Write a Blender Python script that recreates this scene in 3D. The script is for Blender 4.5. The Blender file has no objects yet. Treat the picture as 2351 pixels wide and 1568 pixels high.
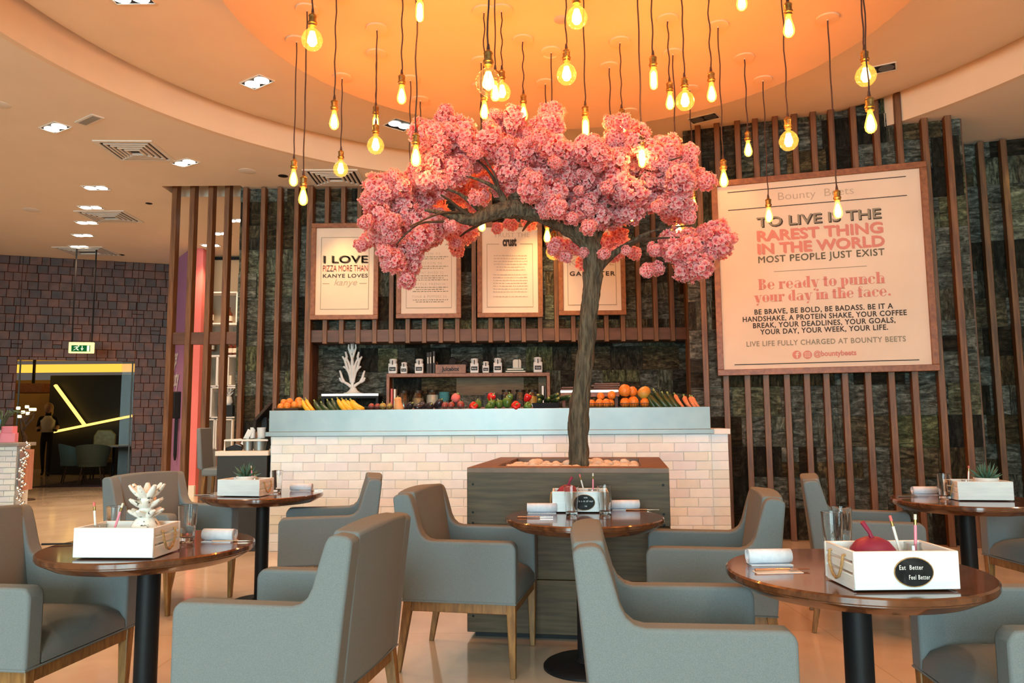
import bpy, bmesh, math, random
from mathutils import Vector, Matrix
PI = math.pi
R = math.radians
sc = bpy.context.scene
col = sc.collection
# ---------------------------------------------------------------- camera, world, exposure
FPX, PITCH, ROLL, CAMH = 1720.0, .1035, .008, 1.232
PW, PH = 2351.0, 1568.0
fwd = Vector((0, math.cos(PITCH), math.sin(PITCH)))
up0 = Vector((0, -math.sin(PITCH), math.cos(PITCH)))
rt0 = Vector((1, 0, 0))
CR = rt0*math.cos(ROLL) - up0*math.sin(ROLL)
CU = rt0*math.sin(ROLL) + up0*math.cos(ROLL)
CO = Vector((0, 0, CAMH))
cam = bpy.data.cameras.new('camera')
cam.sensor_fit = 'HORIZONTAL'; cam.sensor_width = 36; cam.lens = FPX/PW*36; cam.clip_start = .05
camo = bpy.data.objects.new('camera', cam); col.objects.link(camo)
camo.matrix_world = Matrix(((CR.x, CU.x, -fwd.x, 0), (CR.y, CU.y, -fwd.y, 0), (CR.z, CU.z, -fwd.z, CAMH), (0, 0, 0, 1)))
sc.camera = camo
sc.view_settings.view_transform = 'Standard'; sc.view_settings.look = 'None'
sc.view_settings.exposure = 0.20; sc.view_settings.gamma = 1.0; sc.view_settings.use_curve_mapping = False
sc.cycles.use_denoising = True
sc.cycles.max_bounces = 8; sc.cycles.diffuse_bounces = 4; sc.cycles.glossy_bounces = 4
sc.cycles.transmission_bounces = 8; sc.cycles.transparent_max_bounces = 16
sc.cycles.caustics_reflective = False; sc.cycles.caustics_refractive = False
sc.cycles.sample_clamp_indirect = 6.0; sc.cycles.use_adaptive_sampling = True; sc.cycles.adaptive_threshold = .02
w = bpy.data.worlds.new('world'); sc.world = w; w.use_nodes = True
w.node_tree.nodes['Background'].inputs[0].default_value = (.62, .52, .44, 1)
w.node_tree.nodes['Background'].inputs[1].default_value = .16
def area(name, loc, rot, sx, sy, power, color):
    l = bpy.data.lights.new(name, 'AREA'); l.shape = 'RECTANGLE'; l.size = sx; l.size_y = sy; l.energy = power; l.color = color
    o = bpy.data.objects.new(name, l); o.location = loc; o.rotation_euler = rot; col.objects.link(o); return o
# daylight through the two street windows behind the tables
DAY = (.66, .95, 1.0)
for k, (x, wd, e) in enumerate(((-5.0, 3.5, 560), (-.9, 3.9, 740))):
    area('daylight_window', (x, -8.6, 2.05), (R(90), 0, 0), wd, 3.7, e, DAY)
# pendants' and downlights' own light is made in their builders
WARM = (1.0, .30, .055)
# ---------------------------------------------------------------- pixel helpers (a pixel and a depth give a point in the room)
def ray(x, y): return fwd + CR*((x-PW/2)/FPX) - CU*((y-PH/2)/FPX)
def at(x, y, Y): d = ray(x, y); return CO + d*(Y/d.y)
def atz(x, y, z): d = ray(x, y); return CO + d*((z-CAMH)/d.z)
def atplane(x, y, p, n):
    d = ray(x, y); return CO + d*((Vector(p)-CO).dot(n)/d.dot(n))
# ---------------------------------------------------------------- materials
def nt(m): return m.node_tree.nodes, m.node_tree.links
def mat(name, color, rough=.6, metal=0, **k):
    m = bpy.data.materials.new(name); m.use_nodes = True
    b = m.node_tree.nodes['Principled BSDF']
    b.inputs['Base Color'].default_value = (*color, 1); b.inputs['Roughness'].default_value = rough; b.inputs['Metallic'].default_value = metal
    for kk, v in k.items(): b.inputs[kk.replace('_', ' ')].default_value = v
    return m
def noisy(name, c1, c2, scale=(1, 1, 1), nscale=5, rough=.6, bump=0, detail=6, metal=0, bdist=.01, rr=None, p1=.35, p2=.65, dist=0, attr=None, nrough=None, bscale=None, **k):
    m = mat(name, c1, rough, metal, **k); n, l = nt(m); b = n['Principled BSDF']
    tc = n.new('ShaderNodeTexCoord'); mp = n.new('ShaderNodeMapping'); mp.inputs['Scale'].default_value = scale
    l.new(tc.outputs['Object'], mp.inputs[0])
    vec = mp.outputs[0]
    if attr:
        a = n.new('ShaderNodeAttribute'); a.attribute_name = attr
        ad = n.new('ShaderNodeVectorMath'); ad.operation = 'MULTIPLY_ADD'
        l.new(a.outputs['Color'], ad.inputs[0]); ad.inputs[1].default_value = (17, 23, 31); l.new(vec, ad.inputs[2]); vec = ad.outputs[0]
    nz = n.new('ShaderNodeTexNoise'); nz.inputs['Scale'].default_value = nscale; nz.inputs['Detail'].default_value = detail; nz.inputs['Distortion'].default_value = dist
    if nrough: nz.inputs['Roughness'].default_value = nrough
    l.new(vec, nz.inputs['Vector'])
    cr = n.new('ShaderNodeValToRGB'); e = cr.color_ramp.elements
    e[0].position = p1; e[0].color = (*c1, 1); e[1].position = p2; e[1].color = (*c2, 1)
    l.new(nz.outputs['Fac'], cr.inputs[0])
    out = cr.outputs[0]
    if attr:
        mx = n.new('ShaderNodeMix'); mx.data_type = 'RGBA'; mx.blend_type = 'MULTIPLY'; mx.inputs[0].default_value = 1
        l.new(out, mx.inputs[6]); l.new(a.outputs['Color'], mx.inputs[7]); out = mx.outputs[2]
    l.new(out, b.inputs['Base Color'])
    if rr:
        r = n.new('ShaderNodeMapRange'); r.inputs[3].default_value = rr[0]; r.inputs[4].default_value = rr[1]
        l.new(nz.outputs['Fac'], r.inputs[0]); l.new(r.outputs[0], b.inputs['Roughness'])
    if bump:
        bn = n.new('ShaderNodeBump'); bn.inputs['Strength'].default_value = bump; bn.inputs['Distance'].default_value = bdist
        src = nz
        if bscale:
            src = n.new('ShaderNodeTexNoise'); src.inputs['Scale'].default_value = bscale; src.inputs['Detail'].default_value = 3; l.new(vec, src.inputs['Vector'])
        l.new(src.outputs['Fac'], bn.inputs['Height']); l.new(bn.outputs[0], b.inputs['Normal'])
    return m
def emit(name, color, strength, sample=False):
    m = bpy.data.materials.new(name); m.use_nodes = True; n, l = nt(m); n.remove(n['Principled BSDF'])
    e = n.new('ShaderNodeEmission'); e.inputs[0].default_value = (*color, 1); e.inputs[1].default_value = strength
    l.new(e.outputs[0], n['Material Output'].inputs[0])
    m.cycles.emission_sampling = 'AUTO' if sample else 'NONE'
    return m
def clear(name, tint, glow=0, gcol=(1, 1, 1), refl=.08):
    m = bpy.data.materials.new(name); m.use_nodes = True; n, l = nt(m); n.remove(n['Principled BSDF'])
    t = n.new('ShaderNodeBsdfTransparent'); t.inputs[0].default_value = (*tint, 1)
    g = n.new('ShaderNodeBsdfGlossy'); g.inputs['Roughness'].default_value = .03
    lw = n.new('ShaderNodeLayerWeight'); lw.inputs[0].default_value = .25
    mr = n.new('ShaderNodeMapRange'); mr.inputs[3].default_value = refl*.3; mr.inputs[4].default_value = min(1, refl*6)
    l.new(lw.outputs['Facing'], mr.inputs[0])
    mx = n.new('ShaderNodeMixShader'); l.new(mr.outputs[0], mx.inputs[0]); l.new(t.outputs[0], mx.inputs[1]); l.new(g.outputs[0], mx.inputs[2])
    out = mx.outputs[0]
    if glow:
        e = n.new('ShaderNodeEmission'); e.inputs[0].default_value = (*gcol, 1); e.inputs[1].default_value = glow
        ad = n.new('ShaderNodeAddShader'); l.new(out, ad.inputs[0]); l.new(e.outputs[0], ad.inputs[1]); out = ad.outputs[0]
    l.new(out, n['Material Output'].inputs[0]); m.cycles.emission_sampling = 'NONE'
    return m
M = {}
M['fabric'] = noisy('chair_fabric', (.135, .158, .165), (.190, .220, .229), (1, 1, 1), 620, .85, .3, 2, bdist=.001)
M['legwood'] = noisy('leg_wood', (.16, .072, .02), (.30, .15, .045), (6, 6, 1), 9, .42, .1)
M['tabletop'] = noisy('table_wood', (.070, .021, .008), (.145, .050, .018), (2, 14, 6), 4, .16, 0, Coat_Weight=.5, Coat_Roughness=.06)
M['black'] = mat('black_metal', (.008, .008, .009), .5, 0, Specular_IOR_Level=.22)
M['floor'] = None
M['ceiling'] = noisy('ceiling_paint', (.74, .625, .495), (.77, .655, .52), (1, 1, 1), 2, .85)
M['disc'] = noisy('disc_baked_glow', (.60, .385, .225), (.64, .41, .24), (1, 1, 1), 1.5, .8)  # ceiling white with the bulbs' orange light put into the colour
M['recess_baked_glow'] = noisy('recess_baked_glow', (.74, .56, .39), (.77, .59, .41), (1, 1, 1), 2, .85)  # warmer copy of the ceiling paint; bulb glow on ring and fascia baked in
M['white_tin'] = mat('white_enamel', (.72, .68, .62), .45)
def slate_mat():
    """split slate: each slab takes its own grain direction, tone and hue from its tint"""
    m = mat('slate', (.2, .2, .2), .5); n, l = nt(m); bs = n['Principled BSDF']
    tc = n.new('ShaderNodeTexCoord'); a = n.new('ShaderNodeAttribute'); a.attribute_name = 'tint'
    sep = n.new('ShaderNodeSeparateColor'); l.new(a.outputs['Color'], sep.inputs[0])
    fr = n.new('ShaderNodeMath'); fr.operation = 'MULTIPLY'; fr.inputs[1].default_value = 37.7; l.new(sep.outputs[2], fr.inputs[0])
    f2 = n.new('ShaderNodeMath'); f2.operation = 'FRACT'; l.new(fr.outputs[0], f2.inputs[0])
    gt = n.new('ShaderNodeMath'); gt.operation = 'GREATER_THAN'; gt.inputs[1].default_value = .55; l.new(f2.outputs[0], gt.inputs[0])
    def grain(scale, sc, det, rough, dist):
        mp = n.new('ShaderNodeMapping'); mp.inputs['Scale'].default_value = scale; l.new(tc.outputs['Object'], mp.inputs[0])
        ad = n.new('ShaderNodeVectorMath'); ad.operation = 'MULTIPLY_ADD'; l.new(a.outputs['Color'], ad.inputs[0]); ad.inputs[1].default_value = (17, 23, 31); l.new(mp.outputs[0], ad.inputs[2])
        nz = n.new('ShaderNodeTexNoise'); nz.inputs['Scale'].default_value = sc; nz.inputs['Detail'].default_value = det; nz.inputs['Roughness'].default_value = rough; nz.inputs['Distortion'].default_value = dist
        l.new(ad.outputs[0], nz.inputs['Vector']); return nz
    g1, g2, g3 = grain((3.2, 3.2, .8), 7, 9, .66, 1.1), grain((.8, .8, 3.0), 7, 9, .66, 1.1), grain((1, 1, 1), 24, 8, .7, .3)
    mx = n.new('ShaderNodeMix'); l.new(gt.outputs[0], mx.inputs[0]); l.new(g1.outputs['Fac'], mx.inputs[2]); l.new(g2.outputs['Fac'], mx.inputs[3])
    av = n.new('ShaderNodeMix'); av.inputs[0].default_value = .38; l.new(mx.outputs[0], av.inputs[2]); l.new(g3.outputs['Fac'], av.inputs[3])
    cr = n.new('ShaderNodeValToRGB'); e = cr.color_ramp.elements; e[0].position = .38; e[0].color = (.022, .023, .017, 1); e[1].position = .68; e[1].color = (.54, .56, .46, 1)
    x = e.new(.50); x.color = (.125, .135, .11, 1); l.new(av.outputs[0], cr.inputs[0])
    mu = n.new('ShaderNodeMix'); mu.data_type = 'RGBA'; mu.blend_type = 'MULTIPLY'; mu.inputs[0].default_value = 1; l.new(cr.outputs[0], mu.inputs[6]); l.new(a.outputs['Color'], mu.inputs[7]); l.new(mu.outputs[2], bs.inputs['Base Color'])
    bn = n.new('ShaderNodeBump'); bn.inputs['Strength'].default_value = 1.0; bn.inputs['Distance'].default_value = .10; l.new(av.outputs[0], bn.inputs['Height']); l.new(bn.outputs[0], bs.inputs['Normal'])
    return m
M['slate'] = slate_mat()
M['grout'] = mat('dark_grout', (.02, .018, .015), .9)
M['brown_tile'] = noisy('brown_tile', (.044, .009, .002), (.125, .032, .008), (1, 1, 1), 5, .5, .4, 6, bdist=.02, attr='tint')
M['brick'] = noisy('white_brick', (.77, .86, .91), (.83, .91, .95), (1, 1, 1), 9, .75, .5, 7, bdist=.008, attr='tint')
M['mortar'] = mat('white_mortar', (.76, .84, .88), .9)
M['steel'] = noisy('brushed_steel', (.27, .30, .30), (.36, .39, .39), (1, 1, 1), 2.5, .35, .05, 3, 1.0, bdist=.02, rr=(.40, .56))
M['slat'] = noisy('slat_wood', (.10, .034, .008), (.20, .08, .022), (9, 9, .7), 5, .5, .1)
M['frame'] = noisy('frame_wood', (.19, .056, .014), (.29, .10, .028), (6, 6, 6), 4, .45)
M['beam'] = noisy('beam_wood', (.085, .030, .012), (.14, .055, .024), (1, 5, 5), 3, .5)
M['paper'] = noisy('poster_paper', (.70, .57, .45), (.74, .61, .49), (1, 1, 1), 2, .8)
M['planter'] = noisy('planter_wood', (.052, .030, .010), (.096, .060, .024), (1.2, 1.2, 16), 3, .6, .15)
M['pebble'] = noisy('pebble', (.60, .48, .38), (.80, .70, .60), (1, 1, 1), 12, .55)
M['bark'] = noisy('bark', (.045, .034, .020), (.15, .118, .072), (14, 14, 2.2), 4, .8, 1.0, 8, bdist=.03)
M['twig'] = noisy('twig', (.03, .018, .010), (.07, .04, .02), (5, 5, 5), 6, .7, .3)
M['white_wood'] = noisy('white_wood', (.74, .78, .79), (.84, .87, .87), (2, 2, 22), 3, .6, .1)
M['rope'] = noisy('rope', (.30, .16, .06), (.48, .28, .11), (1, 1, 1), 120, .9, .6, 2, bdist=.002)
M['beet'] = noisy('beet', (.20, .008, .035), (.34, .02, .06), (1, 1, 1), 6, .5, .1)
M['chalk'] = noisy('chalkboard', (.010, .011, .012), (.028, .03, .032), (1, 1, 1), 20, .6)
M['napkin'] = noisy('napkin', (.66, .70, .78), (.76, .79, .86), (1, 1, 1), 40, .9, .2, 3, bdist=.003)
M['cutlery'] = mat('copper_cutlery', (.75, .48, .33), .22, 1.0)
M['pink'] = mat('pink_paint', (.83, .27, .36), .5)
M['white'] = mat('white_paint', (.78, .77, .74), .5)
M['cream'] = mat('cream', (.72, .66, .55), .5)
M['peach_wall'] = mat('peach_wall', (.70, .47, .27), .8)
M['leaf'] = noisy('succulent', (.035, .09, .06), (.08, .17, .11), (1, 1, 1), 20, .5)
M['brass'] = noisy('aged_brass', (.19, .115, .035), (.36, .23, .08), (1, 1, 1), 30, .35, 0, 3, .9)
M['cord'] = mat('dark_cord', (.028, .010, .007), .7)
M['ink'] = mat('ink_dark', (.045, .033, .028), .8)
M['inkpink'] = mat('ink_pink', (.62, .235, .19), .8)
M['inkgrey'] = mat('ink_taupe', (.27, .235, .17), .8)
M['inklight'] = mat('ink_light', (.46, .37, .29), .8)
M['glass'] = mat('tumbler_glass', (.97, .98, .98), .02, Transmission_Weight=1.0, IOR=1.45)
M['pane'] = clear('door_glass', (.80, .78, .72), refl=.018)
M['jarglass'] = clear('jar_glass', (.90, .92, .92), refl=.14)
M['orange'] = noisy('orange_peel', (.62, .16, .018), (.78, .25, .03), (1, 1, 1), 60, .45, .2, 2, bdist=.002)
M['mango'] = noisy('mango', (.55, .20, .03), (.45, .36, .06), (1, 1, 1), 9, .45)
M['yellow'] = noisy('yellow_squash', (.72, .33, .015), (.85, .46, .03), (1, 1, 1), 14, .4)
M['green'] = noisy('zucchini', (.012, .030, .010), (.035, .075, .020), (6, 6, 1), 12, .35)
M['stalk'] = mat('pale_stalk', (.28, .34, .10), .6)
M['pepper_red'] = mat('red_pepper', (.52, .012, .012), .22)
M['pepper_green'] = noisy('green_pepper', (.05, .12, .02), (.10, .20, .035), (1, 1, 1), 12, .25)
M['carrot'] = noisy('carrot', (.62, .17, .06), (.74, .26, .11), (1, 1, 1), 30, .5)
M['tomato'] = noisy('onion_red', (.20, .035, .03), (.34, .07, .05), (1, 1, 1), 10, .4)
M['gourd'] = noisy('small_gourd', (.30, .20, .04), (.42, .32, .09), (1, 1, 1), 14, .5)
M['butternut'] = noisy('butternut', (.62, .31, .12), (.72, .42, .19), (1, 1, 1), 10, .5)
M['dark_veg'] = mat('aubergine', (.022, .016, .022), .25)
M['wire'] = mat('dark_wire', (.03, .022, .015), .45, .6)
M['basket'] = noisy('dark_basket', (.035, .018, .010), (.075, .04, .022), (1, 1, 30), 12, .7, .6)
M['grain'] = noisy('dry_grain', (.30, .20, .10), (.46, .34, .19), (1, 1, 1), 60, .8)
M['teal'] = mat('teal_glaze', (.12, .36, .38), .3)
M['plate'] = mat('grey_plate', (.30, .29, .28), .3)
M['purple'] = mat('purple_wall_paint', (.36, .17, .33), .7)
M['coral_wall'] = noisy('coral_wall_paint', (.66, .14, .13), (.72, .17, .155), (1, 1, 1), 2, .7)
M['bluecard'] = noisy('blue_card', (.05, .22, .46), (.16, .40, .62), (1, 1, 1), 10, .4)
M['tealchair'] = noisy('teal_chair', (.06, .135, .15), (.09, .18, .19), (1, 1, 1), 80, .8)
M['olivechair'] = noisy('olive_chair', (.045, .06, .04), (.07, .09, .06), (1, 1, 1), 80, .8)
M['charcoal'] = mat('charcoal_panel', (.018, .016, .010), .55)
M['gold_wall'] = mat('gold_wall', (.33, .20, .055), .6)
M['carpet'] = noisy('plum_carpet', (.018, .008, .020), (.035, .016, .036), (1, 1, 1), 60, .95)
M['skin'] = mat('skin', (.50, .28, .18), .6)
M['hair'] = mat('fair_hair', (.42, .25, .10), .6)
M['darkcloth'] = mat('dark_cloth', (.012, .011, .012), .9)
M['bottle'] = mat('amber_bottle', (.10, .022, .008), .12)
M['book_dark'] = mat('dark_book', (.035, .03, .028), .6)
M['silver'] = mat('silver_bead', (.75, .72, .68), .15, 1.0)
M['lampglow'] = emit('downlight_glow', (1, .93, .80), 22)
M['signglow'] = emit('sign_glow', (1, .80, .28), 1.6)
M['signgreen'] = emit('sign_green', (.015, .20, .05), .55)
M['strip'] = emit('strip_glow', (1, .60, .13), 1.9, True)
M['filament'] = emit('filament_glow', (1, .66, .22), 26)
M['bulbglass'] = clear('amber_bulb_glass', (1, .90, .66), .42, (1, .56, .07), refl=.10)
M['bulbfull'] = clear('frosty_bulb_glass', (1, .93, .75), 1.15, (1, .58, .07), refl=.06)
M['clearbulb'] = clear('clear_bulb_glass', (1, .95, .84), .10, (1, .5, .1), refl=.13)
# floor: polished cream marble with large joints
def floor_mat():
    m = noisy('polished_marble', (.56, .46, .36), (.66, .56, .45), (1, 1, 1), 1.3, .10, 0, 8, dist=1.2, rr=(.06, .16))
    n, l = nt(m); b = n['Principled BSDF']
    src = b.inputs['Base Color'].links[0].from_socket
    tc = n.new('ShaderNodeTexCoord'); br = n.new('ShaderNodeTexBrick'); br.offset = 0
    br.inputs['Scale'].default_value = 1; br.inputs['Brick Width'].default_value = .9; br.inputs['Row Height'].default_value = .9
    br.inputs['Mortar Size'].default_value = .0035; br.inputs['Color1'].default_value = (1, 1, 1, 1); br.inputs['Color2'].default_value = (.95, .95, .95, 1); br.inputs['Mortar'].default_value = (.80, .77, .74, 1)
    l.new(tc.outputs['Object'], br.inputs['Vector'])
    mx = n.new('ShaderNodeMix'); mx.data_type = 'RGBA'; mx.blend_type = 'MULTIPLY'; mx.inputs[0].default_value = 1
    l.new(src, mx.inputs[6]); l.new(br.outputs['Color'], mx.inputs[7]); l.new(mx.outputs[2], b.inputs['Base Color'])
    return m
M['floor'] = floor_mat()
def petal_mat():
    m = bpy.data.materials.new('petal'); m.use_nodes = True; n, l = nt(m); n.remove(n['Principled BSDF'])
    a = n.new('ShaderNodeAttribute'); a.attribute_name = 'tip'
    cr = n.new('ShaderNodeValToRGB'); e = cr.color_ramp.elements
    e[0].position = .0; e[0].color = (.66, .07, .12, 1); e[1].position = 1; e[1].color = (.98, .69, .68, 1)
    x = e.new(.28); x.color = (.84, .20, .25, 1); x = e.new(.60); x.color = (.96, .42, .43, 1)
    l.new(a.outputs['Fac'], cr.inputs[0])
    d = n.new('ShaderNodeBsdfDiffuse'); t = n.new('ShaderNodeBsdfTranslucent'); mx = n.new('ShaderNodeMixShader'); mx.inputs[0].default_value = .5
    l.new(cr.outputs[0], d.inputs[0]); l.new(cr.outputs[0], t.inputs[0]); l.new(d.outputs[0], mx.inputs[1]); l.new(t.outputs[0], mx.inputs[2])
    l.new(mx.outputs[0], n['Material Output'].inputs[0]); return m
M['petal'] = petal_mat()
# ---------------------------------------------------------------- mesh building
class MB:
    def __init__(s): s.bm = bmesh.new(); s.tint = None
    def _x(s, vs, c, rot): 
        if rot is not None: bmesh.ops.transform(s.bm, matrix=rot, verts=vs)
        bmesh.ops.translate(s.bm, vec=Vector(c), verts=vs)
    def _mi(s, vs, mi):
        if mi:
            for f in {f for v in vs for f in v.link_faces}: f.material_index = mi
    def box(s, c, d, rot=None, mi=0):
        if isinstance(rot, (int, float)): rot = Matrix.Rotation(rot, 4, 'Z')
        vs = bmesh.ops.create_cube(s.bm, size=1)['verts']
        bmesh.ops.scale(s.bm, vec=Vector(d), verts=vs); s._x(vs, c, rot); s._mi(vs, mi); return vs
    def bar(s, a, b, w, h, mi=0, upv=(0, 0, 1)):
        a, b = Vector(a), Vector(b); z = (b-a); L = z.length; z.normalize(); u = Vector(upv)
        if abs(z.dot(u)) > .98: u = Vector((0, 1, 0))
        x = u.cross(z).normalized(); y = z.cross(x)
        m = Matrix(((x.x, y.x, z.x, 0), (x.y, y.y, z.y, 0), (x.z, y.z, z.z, 0), (0, 0, 0, 1)))
        return s.box((a+b)/2, (w, h, L), m, mi)
    def prism(s, pts, f0, f1, mi=0):
        """pts: 2d outline; f0,f1: functions mapping (u,v) to 3d for the two caps"""
        a = [s.bm.verts.new(f0(*p)) for p in pts]; b = [s.bm.verts.new(f1(*p)) for p in pts]
        n = len(pts); fs = [s.bm.faces.new(a[::-1]), s.bm.faces.new(b)]
        for i in range(n): fs.append(s.bm.faces.new((a[i], a[(i+1) % n], b[(i+1) % n], b[i])))
        for f in fs: f.material_index = mi
        return a+b
    def tube(s, pts, r, seg=8, mi=0, flat=1.0):
        pts = [Vector(p) for p in pts]; n = len(pts)
        rr = r if isinstance(r, (list, tuple)) else [r]*n
        rings = []; prev = None
        for i, p in enumerate(pts):
            t = (pts[min(i+1, n-1)] - pts[max(i-1, 0)]).normalized()
            if prev is None:
                u = Vector((0, 0, 1)) if abs(t.z) < .9 else Vector((1, 0, 0))
                x = u.cross(t).normalized()
            else:
                x = (prev - t*prev.dot(t))
                x = x.normalized() if x.length > 1e-6 else Vector((1, 0, 0))
            y = t.cross(x); prev = x
            rings.append([s.bm.verts.new(p + (x*math.cos(2*PI*k/seg) + y*math.sin(2*PI*k/seg)*flat)*rr[i]) for k in range(seg)])
        for i in range(n-1):
            for k in range(seg):
                f = s.bm.faces.new((rings[i][k], rings[i][(k+1) % seg], rings[i+1][(k+1) % seg], rings[i+1][k])); f.material_index = mi
        for q in (rings[0][::-1], rings[-1]):
            f = s.bm.faces.new(q); f.material_index = mi
        return [v for q in rings for v in q]
    def lathe(s, prof, seg=24, c=(0, 0, 0), mi=0, rot=None, closed=False, fac=None):
        c = Vector(c); rings = []; vs = []
        for r, z in prof:
            if r < 1e-6: q = [s.bm.verts.new((0, 0, z))]
            else: q = [s.bm.verts.new((r*(fac(k, z) if fac else 1)*math.cos(2*PI*k/seg), r*(fac(k, z) if fac else 1)*math.sin(2*PI*k/seg), z)) for k in range(seg)]
            rings.append(q); vs += q
        pairs = list(zip(rings, rings[1:])) + ([(rings[-1], rings[0])] if closed else [])
        for a, b in pairs:
            for k in range(seg):
                k2 = (k+1) % seg
                if len(a) == 1 and len(b) == 1: continue
                if len(a) == 1: f = s.bm.faces.new((a[0], b[k], b[k2]))
                elif len(b) == 1: f = s.bm.faces.new((a[k], b[0], a[k2]))
                else: f = s.bm.faces.new((a[k], b[k], b[k2], a[k2]))
                f.material_index = mi
        s._x(vs, c, rot); return vs
    def ball(s, c, r, seg=16, mi=0, rot=None):
        if isinstance(r, (int, float)): r = (r, r, r)
        vs = bmesh.ops.create_uvsphere(s.bm, u_segments=seg, v_segments=max(6, seg*2//3), radius=1)['verts']
        bmesh.ops.scale(s.bm, vec=Vector(r), verts=vs); s._x(vs, c, rot); s._mi(vs, mi); return vs
    def quad(s, a, b, c, d, mi=0):
        f = s.bm.faces.new([s.bm.verts.new(p) for p in (a, b, c, d)]); f.material_index = mi; return f
    def build(s, name, mats, parent=None, loc=None, rz=None, bevel=0, seg=2, smooth=40, subsurf=0, recalc=True):
        me = bpy.data.meshes.new(name)
        if recalc: bmesh.ops.recalc_face_normals(s.bm, faces=s.bm.faces)
        s.bm.to_mesh(me); s.bm.free()
        for m in (mats if isinstance(mats, (list, tuple)) else [mats]): me.materials.append(M[m] if isinstance(m, str) else m)
        if smooth:
            me.polygons.foreach_set('use_smooth', [True]*len(me.polygons)); me.set_sharp_from_angle(angle=R(smooth))
        o = bpy.data.objects.new(name, me); col.objects.link(o)
        if parent: o.parent = parent
        if loc is not None: o.location = loc
        if rz is not None: o.rotation_euler = (0, 0, rz)
        if bevel:
            b = o.modifiers.new('bevel', 'BEVEL'); b.width = bevel; b.segments = seg; b.limit_method = 'ANGLE'; b.angle_limit = R(35); b.harden_normals = False
        if subsurf:
            b = o.modifiers.new('subsurf', 'SUBSURF'); b.levels = subsurf; b.render_levels = subsurf
        return o
def tag(o, label, cat, group=None, kind=None):
    o['label'] = label; o['category'] = cat
    if group: o['group'] = group
    if kind: o['kind'] = kind
    return o
def thing(name, loc, rz, label, cat, group=None):
    o = bpy.data.objects.new(name, None); o.empty_display_size = .1; col.objects.link(o)
    o.location = loc; o.rotation_euler = (0, 0, rz); return tag(o, label, cat, group)
def struct(o): o['kind'] = 'structure'; return o
def copy_tree(o, parent=None):
    c = o.copy(); col.objects.link(c)
    if parent: c.parent = parent
    for ch in list(o.children): copy_tree(ch, c)
    return c
def dup(o, loc, rz, label, group=None, scale=None):
    c = copy_tree(o); c.location = loc
    c.rotation_euler = (0, 0, rz) if isinstance(rz, (int, float)) else rz
    c['label'] = label
    if group: c['group'] = group
    if scale: c.scale = (scale,)*3 if isinstance(scale, (int, float)) else scale
    return c
def lamp(name, kind, loc, power, color, parent=None, rad=.02, spot=None, blend=.5, rot=None):
    l = bpy.data.lights.new(name, kind); l.energy = power; l.color = color; l.shadow_soft_size = rad
    if kind == 'SPOT': l.spot_size = R(spot); l.spot_blend = blend
    o = bpy.data.objects.new(name, l); col.objects.link(o); o.location = loc
    if rot: o.rotation_euler = rot
    if parent: o.parent = parent
    return o
def text_into(mb, s, size, origin, ux, uy, nrm, mi=0, bold=0.0, align='CENTER', width=None, space=1.0, shear=0, squash=1.0, lift=.001):
    """flat lettering laid on a surface: origin + ux/uy in-plane unit vectors"""
    cu = bpy.data.curves.new('t', 'FONT'); cu.body = s; cu.size = size; cu.align_x = align; cu.offset = bold*size; cu.space_character = space; cu.shear = shear
    cu.resolution_u = 3; cu.fill_mode = 'FRONT'
    o = bpy.data.objects.new('t', cu); col.objects.link(o)
    dg = bpy.context.evaluated_depsgraph_get(); ev = o.evaluated_get(dg); me = bpy.data.meshes.new_from_object(ev)
    xs = [v.co.x for v in me.vertices]
    k = 1.0
    if width and xs: k = width/(max(xs)-min(xs))
    O_, U_, V_, N_ = Vector(origin), Vector(ux), Vector(uy), Vector(nrm)
    vs = [mb.bm.verts.new(O_ + U_*(v.co.x*k) + V_*(v.co.y*squash) + N_*lift) for v in me.vertices]
    for p in me.polygons:
        try: f = mb.bm.faces.new([vs[i] for i in p.vertices]); f.material_index = mi
        except ValueError: pass
    bpy.data.objects.remove(o); bpy.data.curves.remove(cu); bpy.data.meshes.remove(me)
ORD = ['first', 'second', 'third', 'fourth', 'fifth', 'sixth', 'seventh', 'eighth', 'ninth', 'tenth', 'eleventh', 'twelfth', 'thirteenth', 'fourteenth', 'fifteenth', 'sixteenth', 'seventeenth', 'eighteenth', 'nineteenth', 'twentieth', 'twenty-first', 'twenty-second', 'twenty-third', 'twenty-fourth', 'twenty-fifth', 'twenty-sixth']
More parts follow.
